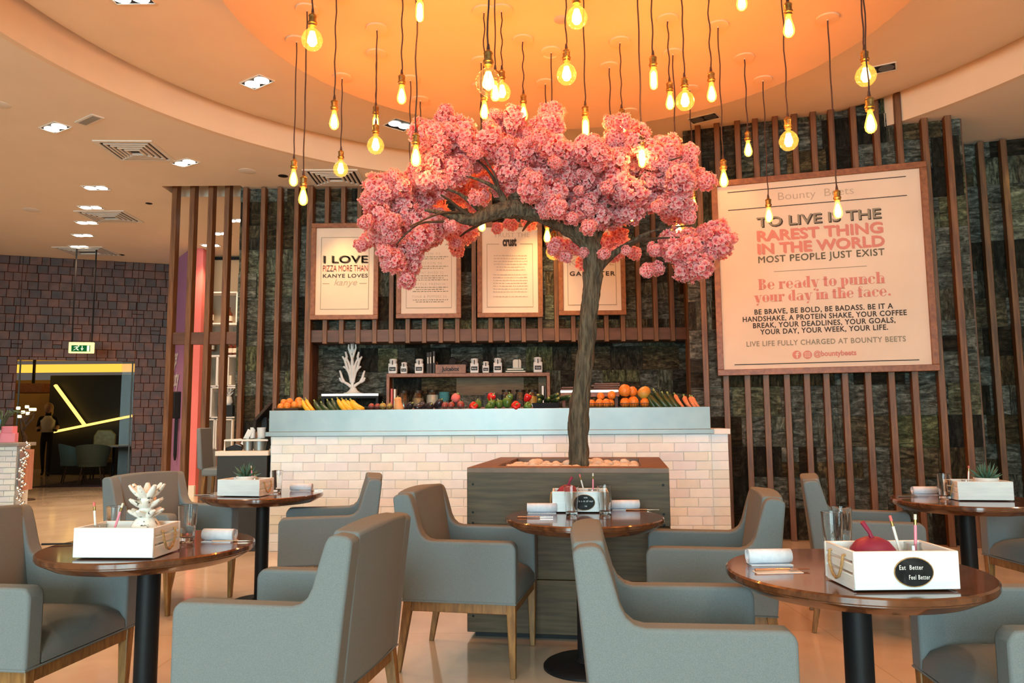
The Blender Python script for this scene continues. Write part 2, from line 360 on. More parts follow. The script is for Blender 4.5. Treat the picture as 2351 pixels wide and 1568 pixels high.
# ================================================================ the setting
CX, CY = .41, 4.83
Z1, Z2, Z3 = 4.2, 4.4, 4.1
RC, RD = 4.33, 2.38
b = MB(); b.box((-2.5, 6, -.05), (27, 31, .1)); struct(b.build('floor', 'floor', smooth=0))
def holed_ceiling():
    bm = bmesh.new()
    def loop(pts):
        vs = [bm.verts.new((x, y, Z1)) for x, y in pts]
        return [bm.edges.new((vs[i], vs[(i+1) % len(vs)])) for i in range(len(vs))]
    es = loop([(-14, -9), (8, -9), (8, 20), (-14, 20)])
    es += loop([(CX + RC*math.cos(2*PI*k/160), CY + RC*math.sin(2*PI*k/160)) for k in range(160)])
    es += loop([(-4.42, 9.22), (-3.42, 9.22), (-3.42, 9.68), (-4.42, 9.68)])
    bmesh.ops.triangle_fill(bm, edges=es, use_beauty=True, use_dissolve=False)
    kill = [f for f in bm.faces if math.hypot(f.calc_center_median().x-CX, f.calc_center_median().y-CY) < RC*.985 or (-4.42 < f.calc_center_median().x < -3.42 and 9.22 < f.calc_center_median().y < 9.68)]
    bmesh.ops.delete(bm, geom=kill, context='FACES')
    mb = MB(); mb.bm.free(); mb.bm = bm
    mb.quad((-4.42, 9.22, 4.5), (-3.42, 9.22, 4.5), (-3.42, 9.68, 4.5), (-4.42, 9.68, 4.5))
    for (x0, y0, x1, y1) in ((-4.42, 9.22, -3.42, 9.22), (-4.42, 9.68, -3.42, 9.68), (-4.42, 9.22, -4.42, 9.68), (-3.42, 9.22, -3.42, 9.68)):
        mb.quad((x0, y0, Z1), (x1, y1, Z1), (x1, y1, 4.5), (x0, y0, 4.5))
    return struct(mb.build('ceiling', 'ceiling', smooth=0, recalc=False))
holed_ceiling()
b = MB()
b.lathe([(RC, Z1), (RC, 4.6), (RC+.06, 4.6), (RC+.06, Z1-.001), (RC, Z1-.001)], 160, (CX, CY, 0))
struct(b.build('trim_1', 'recess_baked_glow', smooth=30))
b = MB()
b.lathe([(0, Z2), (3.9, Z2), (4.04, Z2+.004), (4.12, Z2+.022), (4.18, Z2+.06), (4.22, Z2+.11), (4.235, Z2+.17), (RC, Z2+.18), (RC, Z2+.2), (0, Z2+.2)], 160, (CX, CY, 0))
struct(b.build('ceiling_recess', 'recess_baked_glow', smooth=50))
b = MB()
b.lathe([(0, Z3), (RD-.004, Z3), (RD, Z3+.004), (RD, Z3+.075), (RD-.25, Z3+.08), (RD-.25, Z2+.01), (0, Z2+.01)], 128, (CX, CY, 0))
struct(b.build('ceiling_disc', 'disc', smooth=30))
# ---- stone walls made of split-face slabs, one mesh for each wall
def tiles(mb, O_, U_, N_, rects, th, wid, rnd, depth=.03, jit=.02, cham=.012, gap=.003, tint=None, mi=0, split=.12, bond=None, z0=0, cl=None):
    """rects: (u0,u1,z0,z1) areas; U_ along the wall, N_ out of it"""
    O_, U_, N_, Zv = Vector(O_), Vector(U_), Vector(N_), Vector((0, 0, 1))
    us = min(r[0] for r in rects); ue = max(r[1] for r in rects); zt = max(r[3] for r in rects)
    z = z0; row = 0
    while z < zt:
        u = us - (rnd.uniform(0, wid[1]) if bond is None else (bond if row % 2 else 0))
        while u < ue:
            wd = rnd.uniform(*wid); hh = th
            subs = [(z, hh)]
            if bond is None and rnd.random() < split: subs = [(z, hh*.5), (z+hh*.5, hh*.5)]
            for zz, h2 in subs:
                d0 = depth + rnd.uniform(-jit, jit); tc = tint(rnd)
                for (a0, a1, b0, b1) in rects:
                    p0, p1, q0, q1 = max(u+gap, a0), min(u+wd-gap, a1), max(zz+gap, b0), min(zz+h2-gap, b1)
                    if p1-p0 < .01 or q1-q0 < .01: continue
                    c = min(cham, (p1-p0)/3, (q1-q0)/3)
                    back = [O_+U_*p+Zv*q for p, q in ((p0, q0), (p1, q0), (p1, q1), (p0, q1))]
                    e1 = [x+N_*max(.004, d0-c) for x in back]
                    fr = [O_+U_*p+Zv*q+N_*(d0+rnd.uniform(-.3, .3)*c) for p, q in ((p0+c, q0+c), (p1-c, q0+c), (p1-c, q1-c), (p0+c, q1-c))]
                    V = [[mb.bm.verts.new(x) for x in g] for g in (back, e1, fr)]
                    fs = [mb.bm.faces.new(V[2])]
                    for a, bb in ((V[0], V[1]), (V[1], V[2])):
                        for i in range(4): fs.append(mb.bm.faces.new((a[i], a[(i+1) % 4], bb[(i+1) % 4], bb[i])))
                    for f in fs:
                        f.material_index = mi
                        for lp in f.loops: lp[cl] = (*tc, 1)
            u += wd
        z += th; row += 1
def tiled_wall(name, O_, U_, N_, rects, th, wid, seed, mats, tint, **k):
    mb = MB(); cl = mb.bm.loops.layers.color.new('tint'); rnd = random.Random(seed)
    O_, U_, N_ = Vector(O_), Vector(U_), Vector(N_)
    tiles(mb, O_, U_, N_, rects, th, wid, rnd, tint=tint, cl=cl, **k)
    for (u0, u1, z0, z1) in rects:
        mb.quad(*[O_+U_*u+Vector((0, 0, z)) for u, z in ((u0, z0), (u1, z0), (u1, z1), (u0, z1))], mi=1)
    return struct(mb.build(name, mats, smooth=0, recalc=False))
def slate_tint(r):
    v = r.choice((.42, .6, .8, 1.0, 1.35, 1.9)); h = r.random()
    return (v*(1.0+.22*h), v*(1.0+.02*h), v*(1.0-.22*h))
def brown_tint(r):
    v = r.uniform(.72, 1.25); return (v, v*r.uniform(.9, 1), v*r.uniform(.8, 1))
def brick_tint(r):
    v = r.uniform(.95, 1.03); return (v, v*r.uniform(.975, 1.0), v*r.uniform(.95, 1.0))
YK = 9.4
TG = dict(cham=.004, gap=.0006, jit=.012)
XKL = at(561, 600, YK).x - .06
NXL, NXR = at(714, 860, YK).x, at(1602, 860, YK).x
ZV0, ZV1 = at(1150, 785, YK).z, at(1150, 757, YK).z
tiled_wall('wall_kitchen', (0, YK, 0), (1, 0, 0), (0, -1, 0), [(XKL, NXL, 0, 4.25), (NXL, 2.5, ZV0, 4.45)], .31, (.13, .62), 3, ['slate', 'grout'], slate_tint, **TG)
tiled_wall('wall_niche', (0, YK+.36, 0), (1, 0, 0), (0, -1, 0), [(NXL, NXR, 0, ZV0+.05)], .31, (.18, .5), 8, ['slate', 'grout'], slate_tint, **TG)
b = MB()
b.box((NXL-.02, YK+.18, ZV0/2), (.04, .36, ZV0)); b.box((NXR+.02, YK+.18, ZV0/2), (.04, .36, ZV0)); b.box(((NXL+NXR)/2, YK+.18, ZV0+.03), (NXR-NXL+.08, .38, .04))
struct(b.build('trim_2', 'beam', smooth=0))
RP0, RP1 = Vector((1.92, 8.06, 0)), Vector((4.52, 7.27, 0))
RT = (RP1-RP0).normalized(); RN = Vector((RT.y, -RT.x, 0)); RL_ = (RP1-RP0).length
RZ = math.atan2(RT.y, RT.x)
tiled_wall('wall_right', RP0, RT, RN, [(0, RL_, 0, 4.5)], .31, (.13, .62), 11, ['slate', 'grout'], slate_tint, **TG)
BP = RP1 - RN*.85 + RT*.02
tiled_wall('wall_far_right', BP, RT, RN, [(0, 2.6, 0, 4.25)], .31, (.13, .62), 17, ['slate', 'grout'], slate_tint, **TG)
b = MB()
b.bar((RP0.x+.06, RP0.y+.0, 2.25), (RP0.x+.06+.1725*1.62, RP0.y+1.12, 2.25), 4.5, .05, 0, (1, 0, 0)); struct(b.build('wall_return', 'beam', smooth=0))
b = MB(); c = RP1 - RN*.42; b.box((c.x-.02, c.y, 2.2), (.06, .86, 4.4), RZ); struct(b.build('wall_step', 'beam', smooth=0))
# side wall of the room on the right and a plain wall behind the kitchen (seen only from the side)
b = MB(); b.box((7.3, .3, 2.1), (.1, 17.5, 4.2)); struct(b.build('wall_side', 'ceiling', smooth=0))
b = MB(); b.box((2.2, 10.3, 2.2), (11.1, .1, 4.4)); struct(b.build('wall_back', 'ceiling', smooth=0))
# ---- timber slat screens: one thing for each run, each slat a part
def slat_screen(label, xs, z0, z1, rz, org, wd=.058, dp=.095):
    t = thing('slat_screen', org, rz, label, 'wall slats')
    for i, x in enumerate(xs):
        s = MB(); s.box((0, -dp/2, (z1-z0)/2), (wd, dp, z1-z0)); s.build('slat', 'slat', t, (x, 0, z0), bevel=.004, seg=1)
    return t
o0 = Vector((XKL, YK-.05, 0))
slat_screen('dark timber slats on the stone wall left of the pizza posters', [at(p, 600, YK-.1).x-XKL for p in (561.5, 603, 640.5, 680)], 0, 4.19, 0, o0)
ks = [at(709+37.95*i, 775, YK-.1).x for i in range(24)]
scr = slat_screen('dark timber slats between the four pizza posters above the kitchen hatch', [x-NXL for x in ks[1:-1]], ZV0-.02, 4.19, 0, Vector((NXL, YK-.05, 0)))
s = MB(); s.box(((NXR-NXL)/2, -.035, (ZV0+ZV1)/2), (NXR-NXL, .07, ZV1-ZV0)); s.build('fascia_board', 'beam', scr, (0, 0, 0), bevel=.004)
for nm, x in (('left', ks[0]), ('right', ks[-1])):
    s = MB(); s.box((0, -.06, 2.095), (.075, .13, 4.19)); o = s.build('post', 'slat', scr, (x-NXL, 0, 0), bevel=.004)
ru = []
for p in (1672, 1721, 1764, 1812, 1858, 1903, 1946, 1999, 2053, 2107, 2168, 2224):
    q = atplane(p, 1000, RP0+RN*.1, RN); ru.append((q-RP0).dot(RT))
du = (ru[-2]-ru[0])/10
ru = [ru[0]-du*1.0] + ru
slat_screen('tall timber slats on the stone wall around the big quotation poster', ru, 0, 4.5, RZ, RP0+RN*.05, .06, .1)
fu = []
for p in (2222, 2268, 2321): q = atplane(p, 600, BP+RN*.1, RN); fu.append((q-BP).dot(RT))
slat_screen('timber slats on the set-back stone wall at the far right edge', fu + [fu[-1]+.25, fu[-1]+.5], 0, 4.18, RZ, BP+RN*.05, .06, .1)
# ---- open timber screen in front of the lobby
PX5 = (395, 436.5, 479, 517, 560)
p5 = [at(p, 587, 9.36).x for p in PX5]
scr = thing('post_screen', (p5[0], 9.42, 0), 0, 'open screen of five timber posts with a crossbar before the pink wall', 'screen')
for x in p5:
    s = MB(); s.box((0, 0, 2.24), (.065, .12, 4.5)); s.build('post', 'slat', scr, (x-p5[0], 0, 0), bevel=.004)
s = MB(); s.box(((p5[-1]-p5[0])/2, .01, (ZV0+ZV1)/2), (p5[-1]-p5[0], .06, ZV1-ZV0)); s.build('crossbar', 'beam', scr, (0, 0, 0), bevel=.004)
# ================================================================ posters
def capw(mb, s, x0, x1, z, cap, mi, bold=.02, space=1.0, shear=0):
    """one line of lettering between x0 and x1 with its feet at z and capitals cap high, on the poster's own plane"""
    n0 = len(mb.bm.verts); text_into(mb, s, 1.0, ((x0+x1)/2, 0, 0), (1, 0, 0), (0, 0, 1), (0, -1, 0), mi, bold, 'CENTER', x1-x0, space, shear)
    mb.bm.verts.ensure_lookup_table(); vs = list(mb.bm.verts)[n0:]
    zs = sorted(v.co.z for v in vs); top = .729 if any(ch.isupper() or ch in 'bdfhkl' for ch in s) else .53
    k = cap/top
    for v in vs: v.co.z = z + v.co.z*k
def slab(mb, x0, z0, x1, z1, mi, y=-.001): mb.quad((x0, y, z0), (x1, y, z0), (x1, y, z1), (x0, y, z1), mi)
def rule_box(mb, x0, z0, x1, z1, t, mi):
    slab(mb, x0, z0, x1, z0+t, mi); slab(mb, x0, z1-t, x1, z1, mi); slab(mb, x0, z0, x0+t, z1, mi); slab(mb, x1-t, z0, x1, z1, mi)
INK = ['ink', 'inkpink', 'inkgrey', 'inklight']
def poster(org, rz, wd, ht, fw, label):
    t = thing('framed_poster', org, rz, label, 'poster')
    f = MB()
    for c, d in (((0, 0, fw/2), (wd, .05, fw)), ((0, 0, ht-fw/2), (wd, .05, fw)), ((-wd/2+fw/2, 0, ht/2), (fw, .05, ht-2*fw)), ((wd/2-fw/2, 0, ht/2), (fw, .05, ht-2*fw))): f.box(c, d)
    f.build('frame', 'frame', t, (0, 0, 0), bevel=.004)
    p = MB(); p.box((0, .012, ht/2), (wd-2*fw+.004, .012, ht-2*fw+.004)); p.build('paper', 'paper', t, (0, 0, 0), smooth=0)
    return t
YP = YK-.19
def kp(px0, px1, pyt, pyb, label):
    a, c = at(px0, pyb, YP), at(px1, pyb, YP); h = at((px0+px1)/2, pyt, YP).z - a.z
    return poster(((a.x+c.x)/2, YP, a.z), 0, c.x-a.x, h, .058, label), c.x-a.x, h
def letters(t, fill, name='lettering'):
    mb = MB(); fill(mb); o = mb.build(name, INK, t, (0, .004, 0), smooth=0, recalc=False); return o
p1, w1, h1 = kp(712, 868, 513, 734.5, 'framed poster reading I LOVE PIZZA, first from the white coral ornament')
p2_, w2, h2 = kp(909.5, 1059, 512, 731.5, 'framed poster in small print listing pizzas, half behind the blossom')
p3, w3, h3 = kp(1096, 1247, 511, 729.5, 'framed poster about pizza crust with a bright pool of light')
p4, w4, h4 = kp(1283, 1438, 508, 724.5, 'framed poster reading GANGSTER, crossed by the tree trunk')
def f1(m):
    W2, H = w1/2, h1
    rule_box(m, -W2+.12, .13, W2-.12, H-.175, .006, 2)
    capw(m, 'I LOVE', -.27, .285, H*.585, .095, 0, .025, 1.05); capw(m, 'I LOVE', -.282, .273, H*.585+.01, .092, 2, .012, 1.05)
    [capw(m, 'PIZZA MORE THAN', -.275+d, .285+d, H*.50, .082, 1, 0) for d in (-.002, .003)]
    capw(m, 'KANYE LOVES', -.275, .285, H*.435, .048, 0, .018, 1.1)
    capw(m, 'kanye', -.14, .15, H*.355, .085, 3, 0, 1, .3)
    slab(m, -.275, H*.37, -.19, H*.375, 2); slab(m, .185, H*.37, .275, H*.375, 2)
letters(p1, f1)
def fine(m, x0, x1, z, n, mi, seed):
    """a line of print too small to read, as short strokes"""
    r = random.Random(seed); x = x0
    while x < x1:
        wd = r.uniform(.012, .045); slab(m, x, z, min(x+wd, x1), z+r.uniform(.0085, .0115), mi); x += wd+.009
def f2(m):
    W2, H = w2/2, h2
    capw(m, 'PEACE LOVE PIZZA', -.24, .265, H*.845, .06, 3, 0)
    capw(m, 'heart', -.09, .11, H*.755, .085, 0, .045)
    slab(m, .2, H*.765, W2-.12, H*.77, 2); slab(m, -W2+.12, H*.765, -.2, H*.77, 2)
    slab(m, -W2+.12, .13, -W2+.125, H*.77, 2); slab(m, W2-.125, .13, W2-.12, H*.77, 2); slab(m, -W2+.12, .13, W2-.12, .136, 2)
    for i, (z, n) in enumerate(((.665, 2), (.565, 2), (.465, 3), (.345, 3), (.215, 2))):
        capw(m, ('GREEN 52', 'CHICKEN 56', 'PLANT BASED 52', 'LITTLE FRENCH', 'TUNA & PEPPERS 56')[i], -.13-.02*i, .14+.02*i, H*z, .03, 3, 0, 1.3)
        for k in range(n): fine(m, -.2+.04*(k % 2), .24-.05*(k % 2), H*z-.032-.026*k, 1, 2, i*7+k)
letters(p2_, f2)
def f3(m):
    W2, H = w3/2, h3
    capw(m, 'TRUST THE', -.2, .25, H*.845, .06, 3, 0)
    capw(m, 'crust', -.09, .085, H*.755, .085, 0, .05)
    slab(m, -W2+.12, H*.77, -.13, H*.775, 2); slab(m, .13, H*.77, W2-.12, H*.775, 2)
    slab(m, -W2+.12, .13, -W2+.125, H*.775, 2); slab(m, W2-.125, .13, W2-.12, H*.775, 2); slab(m, -W2+.12, .13, W2-.12, .136, 2)
    for k in range(6): fine(m, -.2+.03*(k > 3), .22-.03*(k > 3), H*.645-.036*k, 1, 3, 60+k)
    for k in range(7): fine(m, -.21, .22, H*.445-.036*k, 1, 3, 70+k)
    fine(m, -.21, .22, H*.215, 1, 3, 90)
letters(p3, f3)
def f4(m):
    W2, H = w4/2, h4
    rule_box(m, -W2+.115, .13, W2-.115, H*.64, .006, 2)
    capw(m, 'KALE ME', -.28, .28, H*.53, .075, 3, 0); capw(m, 'GANGSTER', -.28, .29, H*.42, .055, 0, .035, 1.25)
letters(p4, f4)
# the big quotation poster on the right-hand stone wall
PN = RP0 + RN*.19
def bq(px, py): return atplane(px, py, PN, RN)
def bu(px, py): v = bq(px, py)-PN; return v.dot(RT), v.z
u0 = (bu(1631, 432)[0] + bu(1650, 862)[0])/2; u1 = (bu(2123, 372)[0] + bu(2160.5, 852)[0])/2
zb = (bu(1650, 862)[1] + bu(2160, 852)[1])/2; zt = (bu(1645, 417)[1] + bu(2122, 371)[1])/2
uc = (u0+u1)/2; WB, HB = u1-u0, zt-zb
big = poster(PN + RT*uc + Vector((0, 0, zb)), RZ, WB, HB, .062, 'big framed poster reading TO LIVE IS THE RAREST THING on the slatted wall')
def fb(m):
    def L(s, a, c, cap, mi, bold=.02, **k):
        (ua, za), (ub, zb_) = [bu(1600+p[0]/3.015, 360+p[1]/3.015) for p in (a, c)]
        capw(m, s, ua-uc, ub-uc, (za+zb_)/2-zb, cap, mi, bold, **k)
    def rl(a, c, t, mi):
        (ua, za), (ub, zb_) = [bu(1600+p[0]/3.015, 360+p[1]/3.015) for p in (a, c)]
        z = (za+zb_)/2-zb; slab(m, ua-uc, z-t/2, ub-uc, z+t/2, mi)
    def two(s, a, c, cap, dark, light):
        L(s, (a[0]+7, a[1]+6), (c[0]+7, c[1]+6), cap, dark, .028); 
        n0 = len(m.bm.verts); L(s, a, c, cap, light, .012); m.bm.verts.ensure_lookup_table()
        for v in list(m.bm.verts)[n0:]: v.co.y -= .002
    rl((212, 252), (1447, 130), .009, 0); rl((216, 375), (1455, 262), .009, 0); rl((533, 795), (1177, 755), .006, 2); rl((260, 1437), (1540, 1408), .009, 0)
    L('Bounty  Beets', (562, 300), (1085, 255), .085, 3, -.008)
    two('TO LIVE IS THE', (415, 485), (1275, 420), .104, 0, 2)
    two('RAREST THING', (415, 580), (1285, 520), .110, 1, 1)
    two('IN THE WORLD', (418, 673), (1295, 610), .110, 1, 1)
    L('MOST PEOPLE JUST EXIST', (423, 735), (1297, 680), .072, 2, 0, space=1.08); L('MOST PEOPLE JUST EXIST', (427, 733), (1300, 678), .072, 2, 0, space=1.08); L('MOST PEOPLE JUST EXIST', (425, 737), (1299, 682), .072, 2, 0, space=1.08)
    L('BE BRAVE, BE BOLD, BE BADASS. BE IT A', (397, 1090), (1357, 1050), .054, 0, .024, space=1.10)
    L('HANDSHAKE, A PROTEIN SHAKE, YOUR COFFEE', (317, 1140), (1453, 1097), .054, 0, .024, space=1.10)
    L('BREAK, YOUR DEADLINES, YOUR GOALS,', (388, 1182), (1375, 1150), .054, 0, .024, space=1.10)
    L('YOUR DAY, YOUR WEEK, YOUR LIFE.', (440, 1227), (1327, 1198), .054, 0, .024, space=1.10)
    L('LIVE LIFE FULLY CHARGED AT BOUNTY BEETS', (343, 1310), (1447, 1280), .054, 2, .02, space=1.10)
    L('@bountybeets', (810, 1380), (1105, 1372), .055, 1, .03)
    didone(m, 'Be ready to punch', (425, 920), (1307, 875), L, bu, uc, zb)
    didone(m, 'your day in the face.', (398, 1003), (1345, 967), L, bu, uc, zb)
    # the two round badges before the handle
    for px, kind in ((692, 'f'), (766, 'c')):
        u, z = bu(1600+px/3.015, 360+1370/3.015); u -= uc; z -= zb; r = .043
        def disc(rad, mi, y): 
            f = m.bm.faces.new([m.bm.verts.new((u+rad*math.cos(2*PI*k/24), y, z+rad*math.sin(2*PI*k/24))) for k in range(24)]); f.material_index = mi
        disc(r, 1, -.002)
        if kind == 'f':
            slab(m, u-.004, z-.034, u+.008, z+.022, 4, -.004); slab(m, u-.014, z-.002, u+.020, z+.008, 4, -.0045); slab(m, u+.002, z+.018, u+.022, z+.028, 4, -.005)
        else:
            def rr(a, y, mi): slab(m, u-a, z-a, u+a, z+a, mi, y)
            rr(.024, -.003, 4); rr(.019, -.004, 1); disc(.012, 4, -.005); disc(.008, 1, -.006)
INK.append('paper')
# ---- the high-contrast serif lettering of the quotation, drawn glyph by glyph (stem .17, hairline .03, x-height .50, ascender .78)
def didone(m, s, a, c, L, bu, uc, zb):
    (ua, za), (ub, zbb) = [bu(1600+p[0]/3.015, 360+p[1]/3.015) for p in (a, c)]
    base = (za+zbb)/2-zb
    S, Hh, XH, AS = .19, .034, .50, .76
    polys = []
    def rect(x0, y0, x1, y1): polys.append([(x0, y0), (x1, y0), (x1, y1), (x0, y1)])
    def stem(x, y0, y1, serif=3):
        rect(x, y0, x+S, y1)
        if serif & 1: rect(x-.05, y0, x+S+.05, y0+Hh)
        if serif & 2: rect(x-.06, y1-Hh, x+.02, y1)
    def bowl(cx, cy, rx, ry, a0, a1, thick, side):
        """a crescent: thick at one side, hair-thin at the ends"""
        n = 16; o = []; i = []
        for k in range(n+1):
            t = a0+(a1-a0)*k/n; w_ = Hh + (thick-Hh)*max(0, math.cos(t-side))**1.5
            o.append((cx+rx*math.cos(t), cy+ry*math.sin(t))); i.append((cx+(rx-w_)*math.cos(t), cy+(ry-Hh)*math.sin(t)))
        for k in range(n): polys.append([o[k], o[k+1], i[k+1], i[k]])
    def ring(cx, rx=.24): bowl(cx, XH/2, rx, XH/2+.01, PI/2, 3*PI/2, S, PI); bowl(cx, XH/2, rx, XH/2+.01, -PI/2, PI/2, S, 0)
    def glyph(ch, x):
        if ch == ' ': return .20
        if ch == 'B':
            stem(x+.06, 0, AS-.02); bowl(x+.24, .57, .25, .17, -PI/2, PI/2, S, 0); bowl(x+.24, .20, .29, .20, -PI/2, PI/2, S+.02, 0); return .60
        if ch == 'e':
            bowl(x+.25, XH/2, .25, XH/2+.01, PI/2, 3*PI/2, S, PI); bowl(x+.25, XH/2, .2, XH/2+.01, 0, PI/2, S*.7, 0); rect(x+.1, .235, x+.45, .265); bowl(x+.25, XH/2, .2, XH/2+.01, -PI/2, -.5, .05, -1); return .51
        if ch == 'r': stem(x+.05, 0, XH); bowl(x+.36, XH-.10, .13, .11, PI/5, PI, .04, PI); polys.append([(x+.36+.07*math.cos(t*.5), XH-.09+.07*math.sin(t*.5)) for t in range(0, 13)]); return .47
        if ch == 'a': bowl(x+.20, .14, .19, .15, 0, 2*PI, S*.8, PI); rect(x+.27, 0, x+.27+S, .36); bowl(x+.24, .34, .195, .17, 0, PI*.9, .06, 0); rect(x+.43, 0, x+.52, Hh); return .54
        if ch in 'dqb':
            if ch == 'd': bowl(x+.24, XH/2, .23, XH/2+.01, PI/2, 3*PI/2, S, PI); rect(x+.27, 0, x+.27+S, AS); rect(x+.2, AS-Hh, x+.28, AS); rect(x+.4, 0, x+.5, Hh); return .53
        if ch == 'y':
            polys.append([(x+.02, XH), (x+.02+S+.03, XH), (x+.36, 0), (x+.36-S, 0)][::-1]); polys.append([(x+.46, XH), (x+.43, XH), (x+.22, -.2), (x+.25, -.2)][::-1]); rect(x-.02, XH-Hh, x+.26, XH); rect(x+.36, XH-Hh, x+.54, XH)
            polys.append([(x+.2+.065*math.cos(t*.5), -.17+.065*math.sin(t*.5)) for t in range(0, 13)]); return .53
        if ch == 't': rect(x+.07, .03, x+.07+S, .66); rect(x, XH-Hh, x+.34, XH); bowl(x+.25, .09, .11, .1, PI, 2*PI, .05, PI); return .36
        if ch == 'o': ring(x+.25); return .51
        if ch == 'p': stem(x+.05, -.22, XH); bowl(x+.24, XH/2, .26, XH/2+.01, -PI/2, PI/2, S, 0); return .54
        if ch == 'u': rect(x+.04, .1, x+.04+S, XH); bowl(x+.2, .13, .16, .14, PI, 1.5*PI, .06, PI); rect(x+.2, 0, x+.31, Hh); rect(x+.3, 0, x+.3+S, XH); rect(x-.02, XH-Hh, x+.1, XH); rect(x+.24, XH-Hh, x+.32, XH); rect(x+.44, 0, x+.54, Hh); return .56
        if ch == 'n': stem(x+.05, 0, XH); bowl(x+.32, XH-.15, .17, .16, 0, PI, .06, PI/2); stem(x+.32, 0, XH-.12, 1); return .57
        if ch == 'h': stem(x+.05, 0, AS); bowl(x+.32, XH-.15, .17, .16, 0, PI, .06, PI/2); stem(x+.32, 0, XH-.12, 1); return .57
        if ch == 'c': bowl(x+.25, XH/2, .25, XH/2+.01, PI/2, 3*PI/2, S, PI); bowl(x+.25, XH/2, .19, XH/2+.01, -PI/2, -.6, .05, -1); bowl(x+.25, XH/2, .19, XH/2+.01, .7, PI/2, .05, 1); polys.append([(x+.37+.07*math.cos(t*.5), .38+.07*math.sin(t*.5)) for t in range(0, 13)]); return .47
        if ch == 'i': stem(x+.05, 0, XH); polys.append([(x+.13+.085*math.cos(t*.5), .66+.085*math.sin(t*.5)) for t in range(0, 13)]); return .27
        if ch == 'f': stem(x+.06, 0, .62, 1); rect(x-.02, XH-Hh, x+.34, XH); bowl(x+.2, .62, .14, .14, .3, PI, .09, PI); return .34
        if ch == '.': polys.append([(x+.11+.085*math.cos(t*.5), .085+.085*math.sin(t*.5)) for t in range(0, 13)]); return .2
        return .4
    x = 0
    for ch in s: x += glyph(ch, x)
    k = (ub-ua)/x
    for p in polys:
        try:
            f = m.bm.faces.new([m.bm.verts.new((ua-uc+px*k, -.001, base+py*k)) for px, py in p]); f.material_index = 1
        except ValueError: pass
letters(big, fb)
# ================================================================ service counter
CA, CB = Vector((-2.36, 7.29, 0)), Vector((1.835, 6.985, 0))
CT = (CB-CA).normalized(); CN = Vector((CT.y, -CT.x, 0)); CL = (CB-CA).length; CZ = math.atan2(CT.y, CT.x)
def cpt(px, off=0):
    """point behind the counter's front line under pixel column px"""
    return atplane(px, 940, CA-CN*off, CN)
ctr = thing('service_counter', CA, CZ, 'white brick service counter with a steel upstand below the kitchen hatch', 'counter')
mb = MB(); cl = mb.bm.loops.layers.color.new('tint')
tiles(mb, (0, .03, 0), (1, 0, 0), (0, -1, 0), [(.03, CL, 0, 1.085)], .0835, (.212, .226), random.Random(4), depth=.03, jit=.003, cham=.006, gap=.0006, tint=brick_tint, bond=.11, cl=cl)
mb.box((CL/2+.012, .365, .53), (CL-.02, .70, 1.06), mi=1)
tiles(mb, (.03, .03, 0), (0, 1, 0), (-1, 0, 0), [(0, .7, 0, 1.085)], .0835, (.212, .226), random.Random(5), depth=.02, jit=.008, cham=.008, gap=.0025, tint=brick_tint, bond=.11, cl=cl)
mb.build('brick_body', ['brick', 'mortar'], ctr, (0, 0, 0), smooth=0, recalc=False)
s = MB(); s.box((CL/2, .36, 1.107), (CL+.05, .76, .044)); s.build('steel_ledge', 'steel', ctr, (0, 0, 0), bevel=.003)
s = MB(); s.box((CL/2, .022, 1.232), (CL, .03, .206)); s.box((CL/2, .35, 1.29), (CL, .64, .02)); s.build('steel_upstand', 'steel', ctr, (0, 0, 0), bevel=.002)
pr = thing('brick_pier', CB+CT*.004, CZ, 'narrow white brick pier with a pale cap at the end of the counter', 'pier')
mb = MB(); cl = mb.bm.loops.layers.color.new('tint')
tiles(mb, (0, .05, 0), (1, 0, 0), (0, -1, 0), [(0, .155, 0, 1.08)], .0835, (.16, .161), random.Random(9), depth=.02, jit=.002, cham=.003, gap=.001, tint=brick_tint, bond=0, cl=cl)
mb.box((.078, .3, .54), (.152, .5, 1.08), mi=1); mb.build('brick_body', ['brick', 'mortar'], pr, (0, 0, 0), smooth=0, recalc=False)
s = MB(); s.box((.085, .28, 1.105), (.175, .56, .05)); s.build('cap', 'white', pr, (0, 0, 0), bevel=.003)
# ================================================================ tables
TZ = .74
def round_table(x, y, label, rz=0):
    t = thing('round_table', (x, y, 0), rz, label, 'table', None)
    m = MB(); m.lathe([(0, TZ), (.394, TZ), (.400, TZ-.005), (.400, TZ-.020), (.396, TZ-.024), (.396, TZ-.027), (.392, TZ-.030), (.345, TZ-.056), (.30, TZ-.058), (0, TZ-.058)], 96)
    m.build('table_top', 'tabletop', t, (0, 0, 0), smooth=25)
    m = MB(); m.lathe([(.12, TZ-.060), (.12, TZ-.072), (.044, TZ-.074), (.044, .05), (.06, .036), (.06, .030), (0, .030)], 32); m.build('pole', 'black', t, (0, 0, 0), smooth=30)
    m = MB(); m.lathe([(0, .034), (.18, .034), (.205, .022), (.215, .012), (.215, 0), (0, 0)], 48); m.build('base', 'black', t, (0, 0, 0), smooth=30)
    return t
TL, TM, TR, TB, TRB = (-1.465, 3.09), (.359, 3.88), (1.10, 2.485), (-1.715, 5.22), (2.67, 4.5)
round_table(*TL, 'round dark wood table with the white pineapple box')
round_table(*TM, 'round dark wood table set before the tree planter')
round_table(*TR, 'round dark wood table holding the Eat Better chalkboard box')
round_table(*TB, 'round dark wood table next to the brick counter, holding a potted succulent')
round_table(*TRB, 'round dark wood table standing before the slatted stone wall')
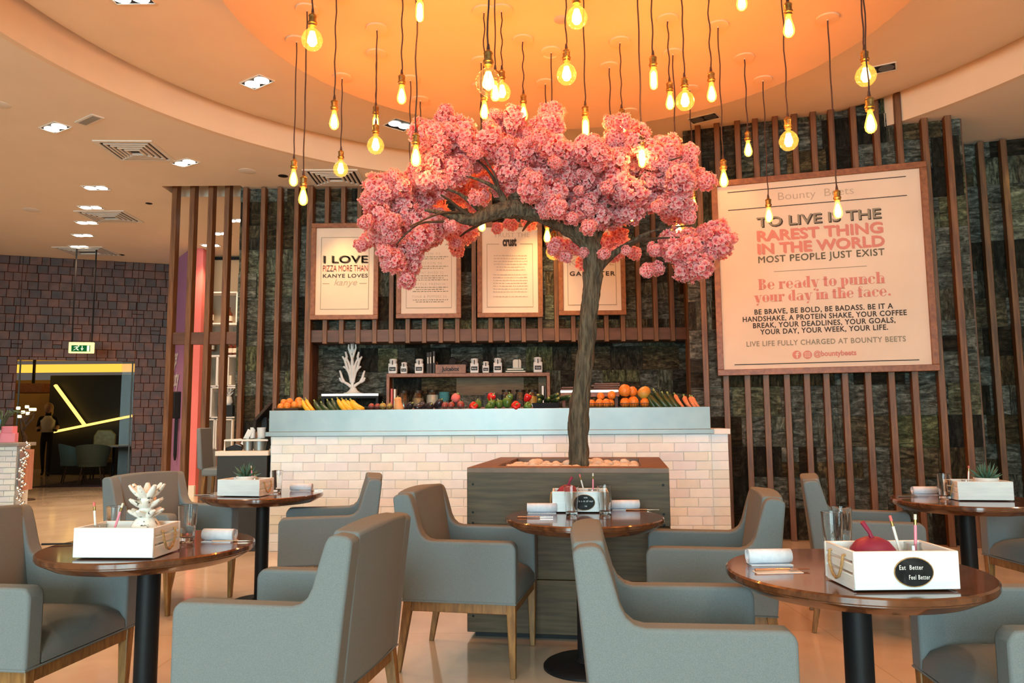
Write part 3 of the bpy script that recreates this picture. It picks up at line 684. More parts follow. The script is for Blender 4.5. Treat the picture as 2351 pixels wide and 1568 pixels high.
# ================================================================ armchairs (facing +x)
def armchair(label):
    t = thing('armchair', (0, 0, 0), 0, label, 'chair')
    W2 = .315
    side = [(-.285, .35), (.285, .35), (.285, .605), (.279, .625), (.262, .638), (.24, .64), (-.135, .64), (-.165, .648), (-.188, .668), (-.204, .70), (-.226, .78), (-.245, .84), (-.256, .858), (-.275, .868), (-.318, .862), (-.338, .85), (-.335, .82), (-.31, .60)]
    for s in (-1, 1):
        m = MB(); m.prism(side, lambda u, v: (u, s*(W2-.080), v), lambda u, v: (u, s*W2, v))
        m.build('arm', 'fabric', t, (0, 0, 0), bevel=.012, seg=3, smooth=50)
    m = MB()   # the back: a padded slab that leans and bulges slightly
    NU, NV = 9, 8; grid = [[None]*NU for _ in range(NV)]; back = [[None]*NU for _ in range(NV)]
    for j in range(NV):
        v = j/(NV-1); z = .36 + v*.512
        for i in range(NU):
            u = i/(NU-1)*2-1; y = u*(W2-.066); bul = (1-u*u)
            xf = -.185 - .062*max(0, v-.25)/.75 + .018*bul*math.sin(PI*v) ; xb = -.288 - .050*v - .012*bul
            top = (.010*bul if j == NV-1 else 0)
            grid[j][i] = m.bm.verts.new((xf, y, z+top)); back[j][i] = m.bm.verts.new((xb, y, z+top-(.006 if j == NV-1 else 0)))
    for j in range(NV-1):
        for i in range(NU-1):
            m.bm.faces.new((grid[j][i], grid[j][i+1], grid[j+1][i+1], grid[j+1][i])); m.bm.faces.new((back[j][i], back[j+1][i], back[j+1][i+1], back[j][i+1]))
    for i in range(NU-1):
        m.bm.faces.new((grid[-1][i], grid[-1][i+1], back[-1][i+1], back[-1][i])); m.bm.faces.new((grid[0][i], back[0][i], back[0][i+1], grid[0][i+1]))
    for j in range(NV-1):
        m.bm.faces.new((grid[j][0], grid[j+1][0], back[j+1][0], back[j][0])); m.bm.faces.new((grid[j][-1], back[j][-1], back[j+1][-1], grid[j+1][-1]))
    m.build('backrest', 'fabric', t, (0, 0, 0), bevel=.012, seg=3, smooth=50)
    m = MB(); NU = 8; top = []   # the seat: crowned cushion with a soft front roll
    sec = [(-.20, .36), (-.20, .455), (-.05, .472), (.10, .475), (.20, .468), (.255, .448), (.282, .415), (.285, .36)]
    rows = []
    for i in range(NU+1):
        u = i/NU*2-1; k = 1-u**4
        rows.append([m.bm.verts.new((x, u*(W2-.081), z if z < .4 else z-.022*(1-k))) for x, z in sec])
    for i in range(NU):
        for j in range(len(sec)): 
            j2 = (j+1) % len(sec); m.bm.faces.new((rows[i][j], rows[i+1][j], rows[i+1][j2], rows[i][j2]))
    m.bm.faces.new(rows[0]); m.bm.faces.new(rows[-1][::-1])
    m.build('seat', 'fabric', t, (0, 0, 0), smooth=60)
    m = MB()   # piping along the lower edge of the upholstery
    e = .352; q = W2-.004
    m.tube([(-.283, -q, e), (.283, -q, e), (.283, q, e), (-.283, q, e), (-.283, -q, e)], .0045, 6); m.build('piping', 'fabric', t, (0, 0, 0))
    m = MB()
    for a, c in (((-.262, -.285), (.262, -.285)), ((-.262, .285), (.262, .285)), ((.262, -.285), (.262, .285)), ((-.262, -.285), (-.262, .285))): m.bar((*a, .325), (*c, .325), .026, .05)
    m.build('seat_rail', 'legwood', t, (0, 0, 0), bevel=.003, seg=1)
    for sx in (-1, 1):
        for sy in (-1, 1):
            m = MB(); x0, y0 = .258*sx, .283*sy; x1, y1 = (.262 if sx > 0 else -.315), .283*sy-.012*sy
            a = [m.bm.verts.new((x0+i*.023, y0+j*.023, .349)) for i, j in ((-1, -1), (1, -1), (1, 1), (-1, 1))]
            c = [m.bm.verts.new((x1+i*.013, y1+j*.013, 0)) for i, j in ((-1, -1), (1, -1), (1, 1), (-1, 1))]
            m.bm.faces.new(a); m.bm.faces.new(c[::-1])
            for k in range(4): m.bm.faces.new((a[k], a[(k+1) % 4], c[(k+1) % 4], c[k]))
            m.build('leg', 'legwood', t, (0, 0, 0), bevel=.004, seg=2)
    return t
CH_G = 'grey upholstered armchairs around the tables'
ch0 = armchair('grey armchair at the pineapple box table, its back towards the planter')
ch0['group'] = CH_G; ch0.location = (-.795, 2.81, 0); ch0.rotation_euler = (0, 0, R(170))
for (x, y, a, lab) in (
        (-1.98, 3.12, -8, 'grey armchair cut by the picture edge, facing the pineapple box table'),
        (-.21, 4.04, -11.3, 'grey armchair with all four legs in view, facing the table before the planter'),
        (.535, 2.49, -5.5, 'grey armchair in front of the Eat Better box table, showing its narrow back edge'),
        (.948, 3.783, 169, 'grey armchair facing the planter table, behind the Eat Better box table'),
        (1.67, 2.43, 175.5, 'grey armchair with open seat beside the Eat Better box table'),
        (-2.35, 5.29, -23, 'grey armchair with a warm lit back, facing the succulent table by the counter'),
        (-1.22, 5.02, 192, 'grey armchair standing against the white brick counter, facing the succulent table'),
        (2.11, 4.60, -20, 'grey armchair before the slatted stone wall, behind the tumblers'),
        (3.30, 4.62, 184, 'grey armchair at the picture edge, on the far side of the slatted wall table')):
    dup(ch0, (x, y, 0), R(a), lab, CH_G)
# ================================================================ planter box with pebbles
PA, PB_ = Vector((-.268, 4.41, 0)), Vector((.872, 4.24, 0))
PT_ = (PB_-PA).normalized(); PNn = Vector((-PT_.y, PT_.x, 0)); PZ = math.atan2(PT_.y, PT_.x)
PW2, PHt = (PB_-PA).length, .955
pc = PA + PT_*PW2/2 + PNn*.6
pl = thing('planter_box', pc, PZ, 'square dark timber planter box full of white pebbles around the tree', 'planter')
hw, hd, wl = PW2/2, .6, .035
for nm, c, d in (('front_panel', (0, -hd+wl/2, .48), (2*hw, wl, .90)), ('back_panel', (0, hd-wl/2, .48), (2*hw, wl, .90)), ('side_panel', (-hw+wl/2, 0, .48), (wl, 2*hd-2*wl, .90)), ('side_panel', (hw-wl/2, 0, .48), (wl, 2*hd-2*wl, .90))):
    m = MB(); n = 3
    for k in range(n):
        h = d[2]/n; m.box((c[0], c[1], .03+h*(k+.5)), (d[0], d[1], h-.003))
    m.build(nm, 'planter', pl, (0, 0, 0), bevel=.003, seg=1)
m = MB(); m.box((0, 0, .015), (2*hw-.08, 2*hd-.08, .03)); m.build('plinth', 'black', pl, (0, 0, 0))
m = MB(); rw = .15; z = PHt-.015
o4 = [(-hw, -hd), (hw, -hd), (hw, hd), (-hw, hd)]; i4 = [(-hw+rw, -hd+rw), (hw-rw, -hd+rw), (hw-rw, hd-rw), (-hw+rw, hd-rw)]
for k in range(4):
    k2 = (k+1) % 4; m.prism([o4[k], o4[k2], i4[k2], i4[k]], lambda u, v: (u*.999, v*.999, z-.015), lambda u, v: (u*.999, v*.999, z+.015))
m.build('rim', noisy('rim_wood', (.13, .06, .03), (.19, .09, .045), (2, 2, 2), 5, .5), pl, (0, 0, 0), bevel=.002, seg=1)
m = MB(); m.box((0, 0, .85), (2*hw-.1, 2*hd-.1, .06)); m.build('soil', 'black', pl, (0, 0, 0))
for sx in (-1, 1):
    for zz in (.86, .70, .64, .40, .34, .12):
        m = MB(); m.lathe([(0, .002), (.006, .0015), (.007, 0), (0, 0)], 10, rot=Matrix.Rotation(R(90), 4, 'X')); m.build('screw', 'black', pl, (sx*(hw-.035), -hd-.001, zz))
rnd = random.Random(21); pm = MB()
pbs = []
for _ in range(6):
    q = MB(); vs = bmesh.ops.create_icosphere(q.bm, subdivisions=2, radius=1)['verts']
    for v in vs: v.co = Vector((v.co.x*rnd.uniform(.95, 1.05), v.co.y*.8, v.co.z*.62))*(1+rnd.uniform(-.03, .03))
    me = bpy.data.meshes.new('pebble'); q.bm.to_mesh(me); q.bm.free(); me.materials.append(M['pebble']); me.polygons.foreach_set('use_smooth', [True]*len(me.polygons)); pbs.append(me)
xs = 2*(hw-rw); n = 0
for j in range(11):
    for i in range(14):
        x = -hw+rw+.03+i*(xs-.06)/13+rnd.uniform(-.012, .012); y = -hd+rw+.03+j*(2*hd-2*rw-.06)/10+rnd.uniform(-.012, .012)
        if math.hypot(x+.01, y+.03) < .10: continue
        w_ = pc + PT_*x + PNn*y; s = rnd.uniform(.028, .044) if rnd.random() < .85 else rnd.uniform(.046, .056)
        o = bpy.data.objects.new('pebble', rnd.choice(pbs)); col.objects.link(o); o.location = (w_.x, w_.y, .88+s*.62+rnd.uniform(0, .022)); o.scale = (s, s, s); o.rotation_euler = (rnd.uniform(-.25, .25), rnd.uniform(-.25, .25), rnd.uniform(0, 6.28))
        tag(o, 'smooth white pebble lying in the planter box around the trunk', 'pebble', 'white pebbles in the planter')
# ================================================================ the blossom tree
TY = 4.88
tree = thing('blossom_tree', at(1329, 1066, TY), 0, 'artificial cherry tree with pink blossom arching over the tables', 'tree')
T0 = tree.location.copy()
def smoothpath(pts, n=6):
    """Catmull-Rom through (px,py,Y,radius)"""
    P = [Vector((*at(a, b_, Y), r)) if False else (at(a, b_, Y), r) for a, b_, Y, r in pts]
    out, rad = [], []
    for i in range(len(P)-1):
        p0, p1, p2, p3 = P[max(i-1, 0)][0], P[i][0], P[i+1][0], P[min(i+2, len(P)-1)][0]
        for k in range(n):
            t = k/n; out.append(.5*((2*p1)+(p2-p0)*t+(2*p0-5*p1+4*p2-p3)*t*t+(3*p1-p0-3*p2+p3)*t**3)); rad.append(P[i][1]*(1-t)+P[i+1][1]*t)
    out.append(P[-1][0]); rad.append(P[-1][1]); return out, rad
m = MB(); pts, rad = smoothpath([(1329, 1085, TY, .072), (1329, 1050, TY, .060), (1328, 960, TY, .064), (1337, 880, TY, .056), (1346, 800, TY, .054), (1352, 720, TY, .056), (1360, 650, TY, .060), (1362, 605, TY, .062), (1353, 563, TY, .066), (1325, 532, TY, .066), (1285, 508, TY, .062), (1235, 489, TY-.05, .060), (1180, 480, TY-.1, .058), (1125, 489, TY-.15, .050), (1085, 505, TY-.2, .036), (1050, 500, TY-.25, .024), (1010, 488, TY-.3, .014), (975, 482, TY-.35, .008)], 8)
rnd = random.Random(5)
seg = 18; vs = m.tube([p-T0 for p in pts], rad, seg)
for i, v in enumerate(vs):
    ring, k = divmod(i, seg); c = pts[min(ring, len(pts)-1)]-T0
    d = v.co-c; f = 1+.10*math.sin(k*2.1+ring*.33)+.07*math.sin(k*5+ring*.9)+rnd.uniform(-.04, .04); v.co = c+d*f
m.build('trunk', 'bark', tree, (0, 0, 0), smooth=80)
BR = [
    [(1368, 625, TY, .040), (1385, 603, TY, .030), (1430, 568, TY+.05, .020), (1500, 530, TY+.1, .010), (1590, 517, TY+.1, .004)],
    [(1430, 568, TY+.05, .014), (1480, 550, TY-.1, .009), (1560, 545, TY-.25, .005)],
    [(1470, 550, TY+.05, .009), (1520, 560, TY, .006), (1585, 590, TY-.05, .004)],
    [(1362, 570, TY, .045), (1375, 540, TY+.05, .022), (1400, 515, TY+.1, .012), (1445, 525, TY+.15, .005)],
    [(1350, 560, TY, .050), (1372, 500, TY, .024), (1395, 440, TY, .014), (1425, 340, TY, .008), (1430, 285, TY, .004)],
    [(1372, 500, TY, .018), (1430, 440, TY-.1, .012), (1500, 385, TY-.2, .007), (1565, 360, TY-.4, .004)],
    [(1330, 535, TY, .045), (1290, 470, TY+.05, .022), (1265, 400, TY+.1, .013), (1262, 300, TY+.1, .005)],
    [(1300, 515, TY, .035), (1240, 440, TY+.3, .018), (1190, 360, TY+.35, .010), (1165, 290, TY+.35, .004)],
    [(1165, 484, TY-.1, .040), (1158, 465, TY-.12, .026), (1144, 437, TY-.15, .016), (1108, 416, TY-.2, .010), (1070, 404, TY-.25, .005)],
    [(1146, 440, TY-.15, .012), (1130, 405, TY-.1, .010), (1105, 375, TY-.1, .007), (1083, 362, TY-.1, .004)],
    [(1150, 450, TY-.15, .010), (1135, 400, TY-.2, .007), (1110, 360, TY-.2, .004)],
    [(1115, 490, TY-.15, .032), (1085, 467, TY-.2, .018), (1055, 445, TY-.25, .011), (1023, 433, TY-.3, .006)],
    [(1088, 500, TY-.2, .022), (1060, 483, TY-.25, .014), (1035, 463, TY-.3, .009), (1012, 447, TY-.35, .005)],
    [(1052, 500, TY-.25, .016), (1020, 508, TY-.3, .010), (960, 515, TY-.4, .006), (910, 560, TY-.4, .004)],
    [(1060, 488, TY-.25, .010), (1010, 490, TY-.35, .007), (940, 520, TY-.45, .004)],
    [(1140, 490, TY-.1, .03), (1120, 505, TY+.2, .014), (1060, 540, TY+.4, .007), (1045, 575, TY+.4, .004)],
    [(1240, 492, TY, .03), (1215, 510, TY+.3, .014), (1200, 530, TY+.5, .006)]]
for q in BR:
    m = MB(); pts, rad = smoothpath(q, 5); m.tube([p-T0 for p in pts], rad, 8); m.build('branch', 'bark' if q[0][3] > .03 else 'twig', tree, (0, 0, 0), smooth=80)
# a flower head: many ruffled five-petal flowers on a ball, built once in a few kinds and copied
def petal_strip(verts, faces, tips, c, nrm, ang, size, lift, rnd, tt):
    u = Vector((0, 0, 1)) if abs(nrm.z) < .9 else Vector((1, 0, 0)); x = u.cross(nrm).normalized(); y = nrm.cross(x)
    d = x*math.cos(ang)+y*math.sin(ang); s_ = nrm.cross(d); b0 = len(verts)
    for i, (t, w_) in enumerate(((.0, .10), (.42, .50), (.80, .62), (1.0, .46))):
        h = lift*math.sin(t*1.9)*size; 
        for j in (-1, 0, 1):
            ruf = rnd.uniform(-.17, .17)*size*t
            notch = -.07*size if (i == 3 and j == 0) else 0
            verts.append(c + d*(t*size+notch) + s_*(j*w_*size*.62) + nrm*(h + abs(j)*.10*size*t + ruf)); tips.append(min(1, t*tt+.05*abs(j)))
    for i in range(3):
        for j in range(2):
            a = b0+i*3+j; faces.append((a, a+1, a+4, a+3))
def flower_head(seed, n=46, rad=.090):
    rnd = random.Random(seed); V, Fc, T = [], [], []
    for k in range(n):
        z = 1-2*(k+.5)/n; r = math.sqrt(1-z*z); th = k*2.39996+rnd.uniform(-.25, .25); nr = Vector((r*math.cos(th), r*math.sin(th), z)).normalized()
        nr2 = (nr+Vector((rnd.uniform(-.4, .4), rnd.uniform(-.4, .4), rnd.uniform(-.3, .4)))).normalized(); c = nr*rad*rnd.uniform(.62, 1.0)
        s = rnd.uniform(.026, .038); a0 = rnd.uniform(0, 6)
        for i in range(6): petal_strip(V, Fc, T, c, nr2, a0+i*PI/3+rnd.uniform(-.3, .3), s*rnd.uniform(.8, 1.15), rnd.uniform(.2, .7), rnd, 1.15)
        for i in range(4): petal_strip(V, Fc, T, c+nr2*.006, nr2, a0+.5+i*PI/2+rnd.uniform(-.3, .3), s*.62, rnd.uniform(.7, 1.3), rnd, .95)
    return V, Fc, T
heads = []
for k in range(7):
    V, Fc, T = flower_head(100+k); me = bpy.data.meshes.new('blossom_cluster'); me.from_pydata(V, [], Fc); a = me.attributes.new('tip', 'FLOAT', 'POINT'); a.data.foreach_set('value', T)
    me.materials.append(M['petal']); me.polygons.foreach_set('use_smooth', [True]*len(me.polygons)); heads.append((me, V, Fc, T))
LUMPS = [(1020, 300, 60, 42, 0), (1070, 345, 55, 38, 0), (1000, 355, 40, 32, 0), (1005, 402, 60, 26, 0), (905, 442, 62, 32, 0), (862, 448, 30, 20, 0), (960, 435, 55, 36, 0), (900, 500, 56, 42, 0), (860, 545, 38, 22, 0), (932, 545, 46, 40, 0), (922, 594, 38, 24, 0), (925, 637, 16, 22, 0), (985, 520, 36, 32, 0), (1058, 530, 22, 26, 1), (1044, 572, 8, 4, 1), (1130, 522, 20, 10, 1), (1200, 510, 36, 18, 1), (1115, 290, 14, 10, 0), (1165, 285, 30, 30, 0), (1260, 280, 25, 26, 0), (1230, 312, 25, 18, 0), (1185, 368, 50, 40, 0), (1165, 425, 24, 16, 0), (1250, 352, 50, 32, 0), (1330, 350, 40, 22, 0), (1290, 412, 56, 36, 0), (1230, 432, 28, 44, 0), (1300, 470, 50, 30, 0), (1335, 500, 26, 24, 0), (1380, 425, 55, 36, 0), (1400, 352, 55, 32, 0), (1420, 275, 20, 26, 0), (1450, 322, 45, 30, 0), (1480, 390, 55, 40, 0), (1450, 462, 55, 38, 0), (1520, 352, 40, 26, 0), (1575, 345, 14, 14, 0), (1550, 400, 50, 34, 0), (1610, 415, 30, 20, 0), (1545, 462, 40, 34, 0), (1572, 495, 16, 10, 0), (1390, 492, 26, 24, 0), (1405, 550, 40, 32, 1), (1440, 582, 38, 20, 1), (1500, 615, 20, 20, 0), (1310, 565, 34, 22, 1), (1330, 600, 18, 18, 1), (1520, 562, 30, 20, 0), (1570, 570, 46, 30, 0), (1640, 552, 38, 28, 0), (1597, 607, 30, 24, 0), (1605, 530, 24, 18, 0), (1090, 445, 50, 26, 1), (1120, 345, 26, 26, 0), (1350, 395, 60, 40, 1), (1180, 330, 50, 40, 1), (1480, 430, 60, 50, 1), (960, 480, 60, 50, 1), (1075, 415, 60, 36, 1)]
rnd = random.Random(77); spots = []
for cx, cy, rx, ry, bk in LUMPS:
    n = max(1, round(PI*rx*ry/780))
    if bk: n = max(1, round(n*.8))
    for k in range(n):
        a = k*2.39996+rnd.uniform(0, .6); r = math.sqrt((k+.5)/n)*.92
        px, py = cx+rx*r*math.cos(a), cy+ry*r*math.sin(a)
        off = rnd.uniform(-.42, .15)*(1-r*.5) if not bk else rnd.uniform(.3, .75)
        spots.append((at(px, py, TY+off), rnd.uniform(.62, .98)*(.62 if min(rx, ry) < 12 else .78 if min(rx, ry) < 21 else 1.0), bk))
for cx, cy, rx, ry, bk in LUMPS:
    if min(rx, ry) < 22: continue
    for k in range(4):
        a = rnd.uniform(0, 6.28); spots.append((at(cx+rx*1.12*math.cos(a), cy+ry*1.12*math.sin(a), TY+rnd.uniform(-.35, .3)), rnd.uniform(.34, .55), bk))
rnd.shuffle(spots); spots.sort(key=lambda s: s[2])
SV, SF, ST = [], [], []
for i, (p, s, bk) in enumerate(spots):
    me, V, Fc, T = heads[i % 7]; rot = Matrix.Rotation(rnd.uniform(0, 6.28), 4, 'Z') @ Matrix.Rotation(rnd.uniform(-1, 1), 4, 'X')
    sq = Vector((1, 1, rnd.uniform(.8, 1.0)))*s
    if i < 100:
        o = bpy.data.objects.new('blossom_cluster', me); col.objects.link(o); o.parent = tree; o.location = p-T0; o.rotation_euler = rot.to_euler(); o.scale = sq
    else:
        b0 = len(SV)
        for v in V: SV.append(p-T0+rot @ Vector((v.x*sq.x, v.y*sq.y, v.z*sq.z)))
        SF += [tuple(j+b0 for j in f) for f in Fc]; ST += T
me = bpy.data.meshes.new('blossom'); me.from_pydata(SV, [], SF); a = me.attributes.new('tip', 'FLOAT', 'POINT'); a.data.foreach_set('value', ST); me.materials.append(M['petal']); me.polygons.foreach_set('use_smooth', [True]*len(me.polygons))
o = bpy.data.objects.new('blossom', me); col.objects.link(o); o.parent = tree; o['kind'] = 'stuff'
print('blossom clusters', len(spots), 'stuff faces', len(SF))
# ================================================================ things on the tables
CRW, CRD, CRH = .30, .195, .112
def crate(loc, rz, label, board=None):
    """white timber box; local origin at the front left foot, front towards -y"""
    t = thing('wooden_box', loc, rz, label, 'box', None)
    m = MB(); m.box((CRW/2, .006, CRH/2+.003), (CRW, .012, CRH-.006)); m.build('front_board', 'white_wood', t, (0, 0, 0), bevel=.002, seg=1)
    m = MB(); m.box((CRW/2, CRD-.006, CRH/2+.003), (CRW, .012, CRH-.006)); m.build('back_board', 'white_wood', t, (0, 0, 0), bevel=.002, seg=1)
    m = MB(); m.box((CRW/2, CRD/2, .010), (CRW-.02, CRD-.024, .010)); m.build('bottom', 'white_wood', t, (0, 0, 0))
    for x in (.006, CRW-.006):
        m = MB()
        for z0, z1 in ((.003, .044), (.052, .076), (.084, CRH)): m.box((x, CRD/2, (z0+z1)/2), (.010, CRD-.024, z1-z0))
        m.build('slatted_end', 'white_wood', t, (0, 0, 0), bevel=.0015, seg=1)
        m = MB(); s = -1 if x < .1 else 1
        m.tube([(x, CRD/2-.045, .094), (x+s*.012, CRD/2-.045, .094), (x+s*.016, CRD/2-.040, .06), (x+s*.016, CRD/2-.02, .030), (x+s*.016, CRD/2, .022), (x+s*.016, CRD/2+.02, .030), (x+s*.016, CRD/2+.040, .06), (x+s*.012, CRD/2+.045, .094), (x, CRD/2+.045, .094)], .0045, 8); m.build('rope_handle', 'rope', t, (0, 0, 0))
    if board:
        m = MB(); f = m.bm.faces.new([m.bm.verts.new((CRW*.5+.054*1.02*math.cos(2*PI*k/48)+.018, -.003, .055+.040*math.sin(2*PI*k/48))) for k in range(48)]); bmesh.ops.solidify(m.bm, geom=[f], thickness=.003)
        o = m.build('chalkboard', 'chalk', t, (0, 0, 0), smooth=0)
        m = MB(); m.tube([(CRW*.5+.018+.055*math.cos(2*PI*k/48), -.002, .055+.040*math.sin(2*PI*k/48)) for k in range(49)], .0016, 6); m.build('board_edge', 'rope', t, (0, 0, 0))
        m = MB()
        for s, x0, x1, z, cap in board:
            n0 = len(m.bm.verts); text_into(m, s, 1.0, ((x0+x1)/2+CRW*.5+.018, -.0065, 0), (1, 0, 0), (0, 0, 1), (0, -1, 0), 0, .01, 'CENTER', x1-x0, 1.15)
            m.bm.verts.ensure_lookup_table()
            for v in list(m.bm.verts)[n0:]: v.co.z = .055+z+v.co.z*cap/.729
        m.build('chalk_writing', 'white', o, (0, 0, 0), smooth=0, recalc=False)
    return t
def on(tb, px, py): p = atz(px, py, TZ); return p
pL = on(TL, 165.5, 1284.5); crL = crate((pL.x, pL.y, TZ), R(-3.5), 'white wooden box holding a white pineapple ornament')
pB = on(TB, 498, 1140.5); crB = crate((pB.x, pB.y, TZ), R(-10), 'white wooden box with a potted succulent, on the table by the brick counter')
pM = Vector((.205, 4.01, TZ)); crM = crate((pM.x, pM.y, TZ), R(-4), 'white wooden box behind two tumblers, on the table before the planter', [('uce', -.002, .016, .022, .011), ('is a m of our', -.030, .046, .003, .011), ('ne', .002, .014, -.022, .010)])
pR = on(TR, 1964, 1361); crR = crate((pR.x, pR.y, TZ), R(1), 'white wooden box with the Eat Better Feel Better chalkboard', [('Eat  Better', -.044, .024, .008, .013), ('Feel Better', -.018, .042, -.019, .013)])
pRB = on(TRB, 2201, 1150.5); crRB = crate((pRB.x, pRB.y, TZ), R(-8), 'white wooden box with a potted succulent, on the table by the slatted wall')
def inbox(cr, u, v, z=.016): return cr.matrix_basis @ Vector((u, v, z)) if False else Vector(cr.location) + Matrix.Rotation(cr.rotation_euler.z, 3, 'Z') @ Vector((u, v, z))
# decorative red beets with a stalk
def beet(cr, u, v, label, lean=.3):
    t = thing('beet', inbox(cr, u, v), cr.rotation_euler.z, label, 'beet ornament')
    m = MB(); m.lathe([(0, 0), (.028, .004), (.052, .025), (.066, .058), (.062, .088), (.045, .110), (.020, .121), (.006, .119), (0, .117)], 28); m.build('body', 'beet', t, (0, 0, 0), smooth=80)
    m = MB(); m.tube([(0, 0, .115), (-.008*lean*3, 0, .135), (-.03*lean*3, 0, .165)], [.007, .006, .0075], 8); m.build('stalk', 'beet', t, (0, 0, 0))
beet(crR, .105, .10, 'dark red beet ornament in the Eat Better box')
beet(crM, .085, .10, 'dark red beet ornament in the box before the planter', -.25)
# small jars of pencils
def pencil_jar(cr, u, v, cl, cps):
    p = inbox(cr, u, v); t = thing('pencil_jar', p, 0, 'small glass jar with pencils in the '+cl, 'jar')
    m = MB(); m.lathe([(0, .0), (.026, 0), (.029, .006), (.029, .075), (.024, .088), (.024, .100), (.022, .100), (.022, .088), (.027, .074), (.027, .008), (0, .006)], 24); m.build('glass', 'jarglass', t, (0, 0, 0), smooth=40)
    for k, (kind, dx, dy) in enumerate(cps):
        q = thing('pencil', p+Vector((dx*.10, dy*.1, .008)), 0, ('white pencil with red eraser in the jar of the ' if kind == 'w' else 'pink pencil in the jar of the ')+cl, 'pencil')
        a, c = Vector((0, 0, 0)), Vector((dx, dy, 1)).normalized()*.175
        m = MB(); m.tube([a, c*.82], .0042, 6); m.build('shaft', 'white' if kind == 'w' else 'pink', q, (0, 0, 0))
        m = MB(); m.tube([c*.82, c*.91], .0044, 8); m.build('ferrule', 'brass', q, (0, 0, 0))
        m = MB(); m.tube([c*.91, c], .0042, 8); m.build('eraser', 'coral_wall' if kind == 'w' else 'cream', q, (0, 0, 0))
pencil_jar(crR, .235, .12, 'Eat Better box', (('w', -.22, .02), ('p', .06, .02)))
pencil_jar(crM, .215, .10, 'box before the planter', (('w', -.25, .02), ('p', .02, .02)))
pencil_jar(crL, .065, .06, 'pineapple box', (('w', -.12, .02), ('p', .28, .02)))
pencil_jar(crB, .215, .10, 'succulent box by the counter', (('p', -.12, .02),))
pencil_jar(crRB, .075, .07, 'succulent box by the slatted wall', (('w', .10, .02), ('p', .12, .06)))
# potted succulents
def succulent(cr, u, v, label):
    t = thing('potted_succulent', inbox(cr, u, v), 0, label, 'potted plant')
    m = MB(); m.lathe([(0, 0), (.056, 0), (.064, .02), (.066, .112), (.060, .112), (.058, .095), (0, .095)], 28); m.build('pot', 'white', t, (0, 0, 0), smooth=40)
    m = MB(); m.lathe([(0, .105), (.04, .103), (.058, .098)], 20); m.build('soil', 'black', t, (0, 0, 0))
    m = MB(); rnd = random.Random(int(u*1000))
    for k in range(26):
        a = k*2.39996; e = .15+.85*(k/26); L = .085-.02*(k % 3)/2
        d = Vector((math.cos(a)*(1.05-e), math.sin(a)*(1.05-e), e*.9)).normalized()
        s = d.cross(Vector((0, 0, 1))); s = s.normalized() if s.length > .01 else Vector((1, 0, 0)); b0 = Vector((math.cos(a), math.sin(a), 0))*.012+Vector((0, 0, .105))
        m.tube([b0, b0+d*L*.4, b0+d*L*.75+Vector((0, 0, .004)), b0+d*L*1.05+Vector((0, 0, .012))], [.007, .0075, .005, .0008], 6)
    m.build('leaves', 'leaf', t, (0, 0, 0), smooth=60)
succulent(crB, .145, .11, 'succulent in a white pot in the box by the brick counter')
succulent(crRB, .20, .10, 'succulent in a white pot in the box by the slatted wall')
m = MB(); m.lathe([(0, 0), (.020, 0), (.023, .03), (.018, .085), (.010, .10), (.012, .115), (0, .118)], 20); p = inbox(crB, .185, .15); tag(m.build('salt_shaker', 'white', None, p), 'small white shaker beside the potted succulent by the brick counter', 'shaker')
# white carved pineapple
t = thing('pineapple_ornament', inbox(crL, .205, .115), .2, 'white distressed carved pineapple standing in the wooden box', 'ornament')
m = MB(); m.lathe([(0, 0), (.035, 0), (.052, .03), (.056, .06), (.050, .09), (.036, .112), (.024, .122), (0, .122)], 20, fac=lambda k, z: 1+.05*((k+round(z*60)) % 2)); 
WD = noisy('distressed_white', (.045, .04, .035), (.80, .77, .71), (1, 1, 1), 55, .6, .2, 4, p1=.33, p2=.42)
m.build('fruit', WD, t, (0, 0, 0), smooth=30)
for tier, (z0, L, up_) in enumerate(((.112, .040, .45), (.148, .038, .55), (.184, .040, .95))):
    m = MB(); m.lathe([(0, z0-.006), (.030-.002*tier, z0-.006), (.022, z0+.012), (.030, z0+.024), (.026, z0+.030), (0, z0+.030)], 16)
    for k in range(7):
        a = k*2*PI/7+tier*.45; d = Vector((math.cos(a), math.sin(a), 0)); zz = z0+.018
        m.tube([d*.010+Vector((0, 0, zz-.008)), d*(.022+L*.30)+Vector((0, 0, zz+L*up_*.2)), d*(.022+L*.72)+Vector((0, 0, zz+L*up_*.65)), d*(.022+L)+Vector((0, 0, zz+L*up_*1.05))], [.017, .0165, .013, .0075], 8, flat=.62)
    m.build('leaf_tier', WD, t, (0, 0, 0), smooth=50)
# tumblers
def tumbler(px, py, label, cut=True):
    p = atz(px, py, TZ); t = MB()
    prof = [(0, .002), (.026, .0), (.029, .003), (.030, .01), (.033, .066), (.0345, .070), (.0375, .148), (.0362, .149), (.0325, .072), (.0305, .064), (.027, .022), (.02, .018), (0, .018)]
    t.lathe(prof, 30, fac=lambda k, z: (1-.035*(k % 3 == 0)) if .005 < z < .067 and cut else 1)
    o = t.build('tumbler', 'glass', None, (p.x, p.y, TZ+.0005), smooth=28); return tag(o, label, 'glass', None)
tumbler(1312.5, 1184, 'clear tumbler directly in front of the beet on the planter table')
tumbler(1389, 1182, 'clear tumbler before the pencils on the planter table')
tumbler(429, 1244, 'clear tumbler between the pineapple box and the rolled napkin')
tumbler(264, 1247, 'clear tumbler standing behind the pineapple box')
tumbler(636, 1130, 'clear tumbler with a dark handle in it beside the succulent box')
tumbler(1914, 1272, 'shorter clear tumbler behind the Eat Better box')
tumbler(1936, 1256, 'rear clear tumbler behind the Eat Better box')
tumbler(2170, 1146, 'clear tumbler behind the succulent box at the slatted wall')
